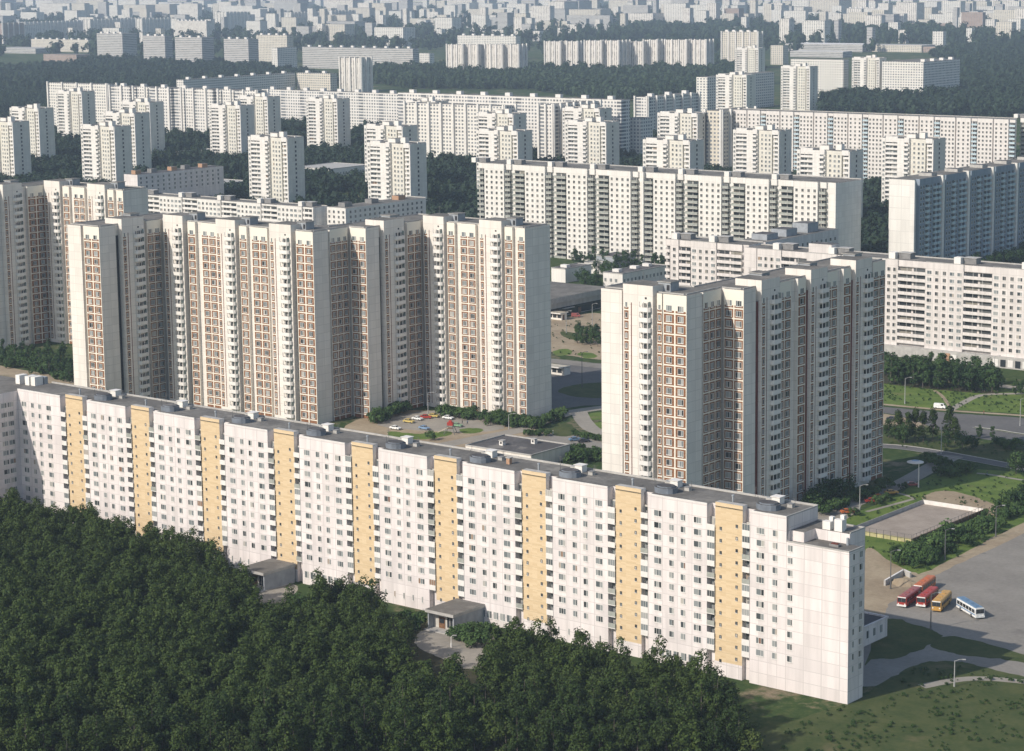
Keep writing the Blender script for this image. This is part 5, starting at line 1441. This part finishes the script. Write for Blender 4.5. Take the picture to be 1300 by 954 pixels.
# ------------------------------------------------------------------ people
def person(label, px, py, heading, shirt, trousers, group=None):
    p = at(px, py)
    j = {'pelvis': (0, 0, 0.95), 'chest': (0.02, 0, 1.3), 'neck': (0.02, 0, 1.48), 'head': (0.04, 0, 1.62), 'top': (0.03, 0, 1.74)}
    V = [(0, 0, .95), (0.02, 0, 1.28), (0.02, 0, 1.47), (0.05, 0, 1.60), (0.03, 0, 1.72)]
    Rd = [.15, .17, .065, .10, .075]
    Ed = [(0, 1), (1, 2), (2, 3), (3, 4)]
    for s_ in (-1, 1):
        b = len(V)
        V += [(0.02, s_ * .19, 1.40), (0.0, s_ * .24, 1.13), (0.08 * s_, s_ * .25, 0.88), (0.1 * s_, s_ * .25, 0.78)]; Rd += [.065, .05, .04, .035]
        Ed += [(1, b), (b, b + 1), (b + 1, b + 2), (b + 2, b + 3)]
        b = len(V)
        V += [(0.02, s_ * .1, .85), (s_ * .10 + .03, s_ * .11, .48), (s_ * .2 - .02, s_ * .11, .08), (s_ * .2 + .13, s_ * .12, .04)]; Rd += [.09, .065, .045, .04]
        Ed += [(0, b), (b, b + 1), (b + 1, b + 2), (b + 2, b + 3)]
    me = bpy.data.meshes.new('body'); me.from_pydata(V, Ed, [])
    o = bpy.data.objects.new('body', me); COL.objects.link(o)
    sk = o.modifiers.new('s', 'SKIN')
    for v, r in zip(me.skin_vertices[0].data, Rd): v.radius = (r, r)
    me.skin_vertices[0].data[0].use_root = True
    o.modifiers.new('u', 'SUBSURF').levels = 1
    dg = bpy.context.evaluated_depsgraph_get()
    m2_ = bpy.data.meshes.new_from_object(o.evaluated_get(dg))
    o.modifiers.clear(); o.data = m2_
    m2_.materials.clear()
    for m in ('skin', shirt, trousers, 'rubber'): m2_.materials.append(MAT[m])
    for f in m2_.polygons:
        z = f.center.z
        f.material_index = 0 if z > 1.46 or (z < 0.86 and abs(f.center.y) > 0.19) else 1 if z > 0.95 else 3 if z < 0.09 else 2
        f.use_smooth = True
    t = thing('person', label, 'person', (p.x, p.y, 0.03), heading, group)
    o.parent = t
    h = MB(); n = 8
    for z0, z1, r0, r1 in ((1.63, 1.72, .112, .10), (1.72, 1.78, .10, .02)):
        for k in range(n):
            a0, a1 = 6.2832 * k / n, 6.2832 * (k + 1) / n
            h.poly([(0.02 + r0 * math.cos(a0), r0 * math.sin(a0), z0), (0.02 + r0 * math.cos(a1), r0 * math.sin(a1), z0), (0.02 + r1 * math.cos(a1), r1 * math.sin(a1), z1), (0.02 + r1 * math.cos(a0), r1 * math.sin(a0), z1)], 'hair')
    h.build('hair', t)
person('person in white walking through the shaded yard beside the tower', 1062, 647, 2.0, 'paint_white', 'paint_white')
person('person in pale blue by the courtyard hedge', 702, 551.5, 1.0, 'paint_white', 'paint_sky')
person('person in dark clothes left of the two walking by the courtyard shrubs', 587, 539, 0.5, 'paint_dark', 'paint_dark')
person('person in dark clothes right of the two walking by the courtyard shrubs', 593.5, 539.5, 3.4, 'paint_slate', 'paint_dark')
person('person in red and dark waiting at the street crossing', 1249, 527, 0.5, 'paint_red', 'paint_dark')
person('person in white on the path by the right porch shrubs', 610, 813, 0.5, 'paint_white', 'paint_beige')
person('person in dark clothes on the upper footpath near the shrubs', 1253, 604, 0.5, 'paint_dark', 'paint_slate')

# ------------------------------------------------------------------ vegetation
def crown_mb(h, w, n, leafs, seed, kind='round', mat='leaf_birch', z0=0.0):
    """leafy crown: clumps of small bent leaf sprays spread through the volume, gaps between clumps"""
    r = random.Random(seed)
    b = MB()
    nc = max(7, min(34, n // 46))
    cl = []
    for i in range(nc):
        while True:
            x, y, z = r.uniform(-1, 1), r.uniform(-1, 1), r.uniform(-1, 1)
            q = x * x + y * y + z * z
            if 0.2 < q < 1: break
        zz = (z + 1) / 2
        prof = {'round': 1.0, 'birch': (1.05 - 0.6 * zz ** 1.8), 'poplar': (1.0 - 0.75 * zz ** 2.4), 'cone': (1.15 - 1.1 * zz), 'shrub': 1.0}[kind]
        cl.append((x * w / 2 * prof, y * w / 2 * prof, z0 + (0.08 + 0.86 * zz) * h, r.uniform(0.75, 1.25)))
    for i in range(n):
        cx, cy, cz, k = cl[i % nc]
        rad = w * (0.18 if nc > 30 else 0.21) * k
        d = Vector((r.gauss(0, 1), r.gauss(0, 1), r.gauss(0, 1) + 0.25)).normalized()
        P = Vector((cx, cy, cz)) + d * rad * r.uniform(0.55, 1.1)
        if P.z < z0 * 0.75: continue
        nrm = (d + Vector((r.uniform(-.55, .55), r.uniform(-.55, .55), r.uniform(-.2, .7)))).normalized()
        a = nrm.orthogonal().normalized(); a.rotate(Matrix.Rotation(r.uniform(0, 6.28), 3, nrm)); c = nrm.cross(a)
        l = leafs * r.uniform(0.6, 1.3)
        dr = nrm * l * r.uniform(-0.25, 0.25)
        b.poly([P - a * l, P + c * l * 0.7 + dr, P + a * l, P - c * l * 0.7 + dr], mat)
    return b
def core_add(b, h, w, z0, mat, kind):
    n = 7
    rings = []
    for zz in (0.08, 0.3, 0.55, 0.8, 0.93):
        prof = math.sqrt(max(0.02, 1 - (2 * zz - 1) ** 2)) * {'round': 0.42, 'birch': 0.42 - 0.3 * zz, 'poplar': 0.42 - 0.3 * zz, 'cone': 0.5 - 0.46 * zz, 'shrub': 0.42}[kind]
        rings.append([(w / 2 * prof * math.cos(6.2832 * i / n + zz * 3) * (1 + 0.25 * math.sin(i * 2.3 + zz * 9)), w / 2 * prof * math.sin(6.2832 * i / n + zz * 3), z0 + zz * h) for i in range(n)])
    for A_, B_ in zip(rings, rings[1:]):
        for i in range(n): b.poly([A_[i], A_[(i + 1) % n], B_[(i + 1) % n], B_[i]], mat)
    b.poly(rings[-1], mat); b.poly(list(reversed(rings[0])), mat)

def trunk_mb(h, r0, seed):
    r = random.Random(seed); b = MB()
    p = Vector((0, 0, 0)); q = Vector((r.uniform(-.15, .15), r.uniform(-.15, .15), h * 0.55))
    b.tube(p, q, r0, r0 * 0.65, 'bark', 6, False); b.tube(q, q + Vector((0, 0, h * 0.4)), r0 * 0.65, r0 * 0.15, 'bark', 6, False)
    for k in range(5):
        a = r.uniform(0, 6.28); z = h * r.uniform(0.3, 0.7)
        b.tube((q.x * z / h, q.y * z / h, z), (math.cos(a) * h * 0.13, math.sin(a) * h * 0.13, z + h * 0.14), r0 * 0.35, r0 * 0.08, 'bark', 4, False)
    return b
PROTO = {}
def proto(key, h, w, n, leafs, kind, mat, z0, cnt, trunk=True, name=None):
    out = []
    for i in range(cnt):
        rr = random.Random(hash(key) % 999 + i) if False else random.Random(len(PROTO) * 31 + i)
        hh, ww = h * rr.uniform(0.88, 1.12), w * rr.uniform(0.88, 1.15)
        c = crown_mb(hh - z0, ww, n, leafs, len(PROTO) * 100 + i, kind, mat, z0)
        if key == 'mass': core_add(c, hh - z0, ww, z0, mat, kind)
        out.append((c, c.mesh('crown' if trunk else 'foliage'), trunk_mb(hh, 0.17 if trunk else 0.06, i) .mesh('trunk' if trunk else 'stem')))
    PROTO[key] = out
proto('birch', 11.8, 5.3, 1800, 0.25, 'birch', 'leaf_birch', 1.6, 6)
proto('aspen', 10.4, 5.8, 1800, 0.26, 'round', 'leaf_aspen', 1.4, 3)
proto('poplar', 10.5, 5.2, 900, 0.36, 'poplar', 'leaf_poplar', 0.5, 4)
proto('round', 8.0, 6.6, 800, 0.36, 'round', 'leaf_poplar', 0.9, 4)
proto('spruce', 13.0, 6.2, 900, 0.40, 'cone', 'leaf_birch', 0.6, 3)
proto('shrub', 3.4, 3.8, 380, 0.30, 'shrub', 'leaf_shrub', 0.2, 5, False)
TREE_N = 0
def plant(key, x, y, label, group, sc=1.0, name='tree', cat='tree'):
    c, me, tr = random.choice(PROTO[key])
    t = thing(name, label, cat, (x, y, 0), random.uniform(0, 6.28), group)
    s = sc * random.uniform(0.85, 1.15)
    t.scale = (s * random.uniform(0.92, 1.1), s * random.uniform(0.92, 1.1), s)
    link(me.name.split('.')[0], me, t); link(tr.name.split('.')[0], tr, t)
    return t
def plants(key, pxs, label, group, sc=1.0, name='tree', cat='tree'):
    for px, py in pxs:
        p = at(px, py)
        if not blocked(p.x, p.y, 0.8): plant(key, p.x, p.y, label, group, sc, name, cat)
def line(a, b, n, jx=2, jy=1.0):
    return [(a[0] + (b[0] - a[0]) * (i + 0.5) / n + random.uniform(-jx, jx), a[1] + (b[1] - a[1]) * (i + 0.5) / n + random.uniform(-jy, jy)) for i in range(n)]

import numpy as np
def scatter(name, key, pts, label, cat, sc=1.0, spread=0.2, squash=1.0, mat=None):
    """one mesh for a mass of trees nobody could count"""
    vs_, n4, mats = [], 0, None
    for (x, y) in pts:
        c = random.choice(PROTO[key])[0]
        if not hasattr(c, 'np'):
            c.np = np.array(c.v, dtype=np.float32); c.fq = [f for f in c.f]
        vs_.append((c, x, y))
    V, loops, starts, tot = [], [], [], []
    off = 0; lo = 0
    for c, x, y in vs_:
        s = sc * random.uniform(1 - spread, 1 + spread); a = random.uniform(0, 6.28)
        m = np.array([[math.cos(a), -math.sin(a), 0], [math.sin(a), math.cos(a), 0], [0, 0, squash]], dtype=np.float32) * s
        V.append(c.np @ m.T + np.array([x, y, 0], dtype=np.float32))
        if not hasattr(c, 'lp'):
            c.lp = np.array([i for f in c.f for i in f], dtype=np.int32); c.ln = np.array([len(f) for f in c.f], dtype=np.int32)
        loops.append(c.lp + off); tot.append(c.ln); off += len(c.v)
    V = np.concatenate(V); loops = np.concatenate(loops); tot = np.concatenate(tot)
    st = np.concatenate([[0], np.cumsum(tot)[:-1]]).astype(np.int32)
    o0 = V.mean(axis=0); o0[2] = 0
    me = bpy.data.meshes.new(name)
    me.vertices.add(len(V)); me.vertices.foreach_set('co', (V - o0).ravel())
    me.loops.add(len(loops)); me.loops.foreach_set('vertex_index', loops)
    me.polygons.add(len(tot)); me.polygons.foreach_set('loop_start', st)
    me.update(calc_edges=True); me.validate()
    me.materials.append(MAT[mat])
    o = link(name, me, None, tuple(float(v) for v in o0))
    return tag(o, label, cat, None, 'stuff')
# the wood in front of the long slab
WOOD = [[(-120, 646), (0, 662), (60, 674), (132, 691), (200, 706), (240, 720), (277, 741), (308, 764), (320, 796), (300, 840), (262, 900), (250, 990), (-120, 990)],
        [(322, 818), (352, 812), (382, 794), (420, 785), (465, 788), (494, 812), (510, 842), (518, 876), (548, 897), (598, 897), (606, 990), (262, 990), (275, 900), (306, 850)],
        [(624, 846), (655, 838), (700, 850), (760, 862), (823, 880), (880, 898), (928, 920), (960, 990), (620, 990), (614, 900)]]
WP = [[(p.x, p.y) for p in G(w_)] for w_ in WOOD]
rw = random.Random(5)
pts = []
x = -640.0
while x < -180:
    y = 180.0
    while y < 412:
        q = (x + rw.uniform(-1.7, 1.7), y + rw.uniform(-1.7, 1.7))
        if any(inside(q, w_) for w_ in WP): pts.append(q)
        y += 4.6
    x += 4.6
def px_of(x, y):
    d = Vector((x, y, 8)) - Vector((0, 0, CAM_H)); f = d.dot(FWD)
    return 650 + F_PX * d.dot(CR) / f, 432 - F_PX * d.dot(CU) / f
vis = []
for q in pts:
    u, v = px_of(*q)
    if -40 < u < 1340 and v < 1000: vis.append((0 if v < 940 and 0 < u < 1300 else 1, math.hypot(*q), q))
vis.sort()
print('wood trees', len(vis))
WL = 'dark green leafy tree in the dense wood in front of the long slab'
NW = 190
for _, _, (x, y) in vis[:NW]: plant('aspen' if random.random() < 0.22 else 'birch', x, y, WL, 'trees of the front wood', random.uniform(0.86, 1.12))

if len(vis) > NW:
    rest = [q for _, _, q in vis[NW:]]
    scatter('woodland', 'birch', [q for k, q in enumerate(rest) if k % 5], 'rest of the dense dark green wood in front of the long slab', 'wood', mat='leaf_birch')
    scatter('woodland', 'aspen', [q for k, q in enumerate(rest) if k % 5 == 0], 'lighter green trees mixed into the wood before the long slab', 'wood', mat='leaf_aspen')

plants('poplar', line((1118, 476), (1180, 486), 10, 3, 2) + line((1128, 487), (1270, 500), 20, 3, 2) + line((1170, 478), (1262, 492), 12, 3, 2), 'bushy roadside tree in the row before the pink loggia slab', 'roadside trees before the pink slab')
plants('poplar', line((1286, 502), (1306, 505), 3), 'bushy tree at the right edge beyond the street', 'trees at the right edge beyond the street', 0.7)
rw2 = random.Random(3)
scatter('tree_row', 'poplar', [(-735 + i * 3.3 + rw2.uniform(-2, 2), 973 + rw2.uniform(-9, 9)) for i in range(48)], 'leafy trees along the foot of the seventeen storey slab', 'trees', 0.95, mat='leaf_poplar')
plants('round', [(743, 366), (750, 364), (738, 360), (757, 368), (760, 350), (768, 352), (775, 356), (730, 352), (714, 358)], 'round crowned tree among the kindergarten buildings', 'kindergarten trees', 0.95)
plants('poplar', [(733, 436), (739, 438), (745, 436), (752, 438), (757, 434), (736, 428), (748, 430), (759, 440)], 'leafy tree in the clump on bare ground left of the shaded tower', 'clump left of the shaded tower', 0.75)
plants('poplar', [(x + random.uniform(-2, 2), y) for x, y in [(4, 462), (12, 468), (20, 460), (27, 466), (34, 460), (42, 455), (50, 462), (55, 470), (60, 458), (66, 466), (70, 474), (76, 462), (80, 480), (84, 472), (72, 482), (64, 478), (90, 476), (6, 452), (30, 452), (60, 450), (80, 452), (88, 486)]], 'garden tree at the foot of the left edge tower', 'garden trees at the left', 0.72)
plants('shrub', line((0, 448), (92, 470), 26, 2, 8) + line((0, 462), (92, 482), 22, 2, 5), 'shrub in the garden at the foot of the left edge tower', 'garden shrubs at the left', 1.2, 'shrub', 'shrub')
plants('shrub', line((476, 532), (516, 524), 12, 2, 2) + line((470, 538), (495, 534), 6, 2, 1.5), 'dark shrub against the shaded wall of the wide tower', 'shrubs along the wide tower', 1.3, 'shrub', 'shrub')
plants('shrub', line((560, 527), (606, 533), 14, 2, 2) + line((612, 537), (690, 544), 22, 2, 2) + line((622, 532), (660, 540), 8, 2, 1.5), 'green shrub at the sunny foot of the wide tower', 'shrubs at the sunny foot of the wide tower', 1.15, 'shrub', 'shrub')
plants('shrub', line((690, 540), (716, 528), 10, 2, 2), 'shrub in shade behind the right end of the wide tower', 'shrubs behind the wide tower end', 1.0, 'shrub', 'shrub')
plants('shrub', line((664, 553), (698, 553), 10, 1.5, 1) + line((727, 553), (768, 562), 14, 1.5, 1.2), 'clipped shrub in the hedge beside the courtyard car park', 'courtyard hedge shrubs', 0.62, 'shrub', 'shrub')
plants('shrub', line((716, 578), (765, 584), 14, 2, 3) + line((718, 586), (745, 588), 6, 2, 2), 'bushy shrub between the low dark roof and the long slab roof', 'shrubs by the low dark roof', 1.1, 'shrub', 'shrub')
plants('shrub', line((545, 559), (548, 559), 1) + [(160, 505), (236, 512), (240, 514), (330, 528)], 'small bush peeping over the long slab roof', 'bushes behind the long slab roof', 0.9, 'shrub', 'shrub')
plants('round', line((1022, 650), (1075, 632), 8, 3, 3) + line((1060, 628), (1122, 606), 10, 3, 4), 'dark tree in the shade at the foot of the shaded tower', 'trees at the foot of the shaded tower', 0.8)
plants('shrub', line((1040, 655), (1128, 620), 16, 3, 3), 'dark shrub along the shaded drive', 'shrubs along the shaded drive', 1.0, 'shrub', 'shrub')
plants('spruce', [(1140, 560), (1152, 562), (1162, 561), (1172, 562), (1184, 561), (1206, 560), (1212, 563)], 'dark spruce in the tower shade between the street and the lower drive', 'spruces by the street', 0.82, 'spruce_tree')
plants('poplar', [(1243, 557), (1260, 558)], 'small dark tree on the grass strip between the street lanes', 'small trees by the street lanes', 0.5)
plants('round', line((1125, 556), (1150, 566), 4, 2, 2) + [(1200, 568), (1222, 571), (1236, 572)], 'dark round tree in the tower shade near the street', 'round trees near the street', 0.7)
plants('shrub', line((1262, 566), (1292, 572), 8, 2, 1.5) + line((1176, 588), (1206, 594), 8, 3, 2) + line((1192, 606), (1236, 600), 14, 2, 2), 'low dark shrub beside the lower drive', 'shrubs beside the lower drive', 0.95, 'shrub', 'shrub')
plants('round', [(1290, 602), (1298, 600), (1284, 648), (1296, 640)], 'young round tree near the right edge of the lawn', 'young trees at the lawn edge', 0.75)
belt = [(p.x, p.y) for p in G([(1132, 706), (1160, 700), (1196, 684), (1240, 668), (1268, 652), (1304, 640), (1304, 655), (1270, 672), (1226, 697), (1188, 716), (1162, 724), (1138, 716)])]
k = 0
while k < 95:
    q = (random.uniform(min(p[0] for p in belt), max(p[0] for p in belt)), random.uniform(min(p[1] for p in belt), max(p[1] for p in belt)))
    if inside(q, belt): plant('shrub', q[0], q[1], 'fresh green shrub in the belt between the rink and the sandy verge', 'shrub belt by the rink', 0.95, 'shrub', 'shrub'); k += 1
plants('shrub', [(1204, 692), (1212, 688), (1268, 655), (1180, 705), (1148, 716)], 'taller shrub standing out of the belt by the rink', 'taller shrubs by the rink', 1.5, 'shrub', 'shrub')
plants('shrub', line((577, 815), (622, 806), 14, 3, 4) + line((508, 792), (534, 800), 9, 3, 3) + line((596, 822), (618, 818), 5, 2, 2), 'bright shrub against the long slab beside the right porch', 'shrubs by the right porch', 1.0, 'shrub', 'shrub')
plants('shrub', line((368, 766), (384, 772), 5, 2, 3) + line((318, 748), (334, 752), 3, 2, 2), 'bright shrub beside the left porch', 'shrubs by the left porch', 1.0, 'shrub', 'shrub')
plants('shrub', line((1110, 642), (1124, 636), 3) + [(1085, 655), (1146, 622)], 'small bush among the cars on the drive', 'bushes among the cars', 0.75, 'shrub', 'shrub')
plants('round', [(1176, 330)], 'dark tree', 'x') if False else None
rw3 = random.Random(8)
scatter('tree_row', 'round', [(-548 + rw3.uniform(0, 14), 1035 + i * 4.6 + rw3.uniform(-2, 2)) for i in range(30)], 'dark trees at the foot of the ribbed slab behind the roof boxes', 'trees', 1.1, mat='leaf_poplar')

# rank weeds and tussocks over the open ground
wz = [(p.x, p.y) for p in G([(1000, 690), (1120, 636), (1190, 605), (1300, 598), (1340, 640), (1190, 722), (1160, 728), (1100, 702), (1020, 760)])]
wz2 = [(p.x, p.y) for p in G([(1085, 480), (1200, 486), (1310, 498), (1310, 526), (1210, 518), (1085, 508)])]
wz3 = [(p.x, p.y) for p in G([(690, 410), (765, 405), (765, 455), (690, 448)])]
wz4 = [(p.x, p.y) for p in G([(1130, 868), (1165, 848), (1212, 844), (1252, 852), (1310, 868), (1310, 960), (960, 960), (1000, 925), (1100, 880)])]
wz5 = [(p.x, p.y) for p in G([(1085, 565), (1130, 540), (1300, 572), (1300, 590), (1190, 572)])]
rwz = random.Random(21)
wp = []
for zone, n in ((wz, 900), (wz2, 600), (wz3, 300), (wz4, 900), (wz5, 300)):
    x0, x1 = min(p[0] for p in zone), max(p[0] for p in zone); y0, y1 = min(p[1] for p in zone), max(p[1] for p in zone)
    k = 0
    while k < n:
        q = (rwz.uniform(x0, x1), rwz.uniform(y0, y1)); k += 1
        if inside(q, zone) and not blocked(q[0], q[1], 1.0) and not (-322 < q[0] < -296 and 547 < q[1] < 597) and mnoise.noise(Vector((q[0] / 9, q[1] / 9, 2))) > -0.15: wp.append(q)
scatter('weeds', 'shrub', wp, 'rank weeds and tussocks dotted over the rough lawns', 'weeds', 0.17, 0.6, mat='leaf_shrub')

# masses farther off
proto('mass', 11.0, 10.5, 110, 1.15, 'round', 'leaf_far', 0.3, 5)
def mass(name, label, poly, step, sc, thr=-9.0, seed=1, margin=5.0):
    r = random.Random(seed)
    xs = [p[0] for p in poly]; ys = [p[1] for p in poly]
    out = []
    x = min(xs)
    while x < max(xs):
        y = min(ys)
        while y < max(ys):
            q = (x + r.uniform(-.4, .4) * step, y + r.uniform(-.4, .4) * step)
            if inside(q, poly) and not blocked(q[0], q[1], margin) and not (name == 'grove' and q[1] < 988 and q[0] > -770) and mnoise.noise(Vector((q[0] / 70, q[1] / 70, seed))) > thr:
                u, v = px_of(*q)
                if -30 < u < 1330: out.append(q)
            y += step
        x += step
    print(name, len(out))
    if out: scatter(name, 'mass', out, label, 'wood', sc, mat='leaf_far')
mass('grove', 'dark groves and garden trees between the point towers', [(-2500, 880), (-600, 880), (-600, 1700), (-1500, 1700), (-1900, 1960), (-2500, 1960)], 8.5, 0.95, -0.12, 2)
mass('far_wood', 'dark blue green wood below the banded blocks at upper left', [(p.x, p.y) for p in G([(-40, 112), (-40, 92), (48, 90), (100, 86), (120, 80), (260, 82), (345, 90), (380, 96), (420, 106), (440, 110), (300, 112), (150, 118), (40, 118)])], 14, 1.3, -0.45, 4)
mass('far_wood', 'dark blue green wood along the bright row of blocks at upper centre', [(p.x, p.y) for p in G([(468, 106), (475, 92), (560, 91), (690, 90), (800, 87), (905, 83), (945, 80), (968, 90), (940, 112), (880, 122), (790, 130), (700, 120), (660, 114), (520, 114)])], 14, 1.3, -0.6, 5)
mass('far_wood', 'dark blue green wood at upper right beside the gridded slab', [(p.x, p.y) for p in G([(1040, 150), (1045, 130), (1120, 124), (1225, 118), (1226, 84), (1180, 72), (1260, 60), (1420, 52), (1420, 160), (1290, 152), (1180, 150)])], 15, 1.4, -0.7, 6)
mass('far_wood', 'hazy wood band below the top row of blocks right of centre', [(p.x, p.y) for p in G([(770, 52), (790, 34), (940, 34), (1000, 45), (1100, 43), (1150, 41), (1260, 49), (1260, 57), (1170, 53), (1000, 56), (960, 52), (900, 48), (830, 50)])], 24, 2.1, -0.5, 7)
mass('far_wood', 'scattered hazy trees among the far blocks', [(p.x, p.y) for p in G([(-40, 74), (1340, 66), (1340, 14), (-40, 14)])], 40, 2.3, 0.08, 9, 20)

# ------------------------------------------------------------------ summer haze over the district
hz = NT('haze_air')
hz.t.nodes.remove(hz.b)
pv = hz.n('ShaderNodeVolumePrincipled')
pv.inputs['Color'].default_value = (0.64, 0.80, 1.0, 1)
pv.inputs['Density'].default_value = 8.0e-5
pv.inputs['Anisotropy'].default_value = 0.0
hz.l(pv.outputs[0], hz.t.nodes['Material Output'].inputs['Volume'])
MAT['haze_air'] = hz.m
e = MB(); e.box(-16050, 6050, -3050, 18050, -1.0, 163.0, 'haze_air')
o = e.build('haze'); tag(o, 'thin blue summer haze filling the air over the district', 'haze', None, 'stuff')
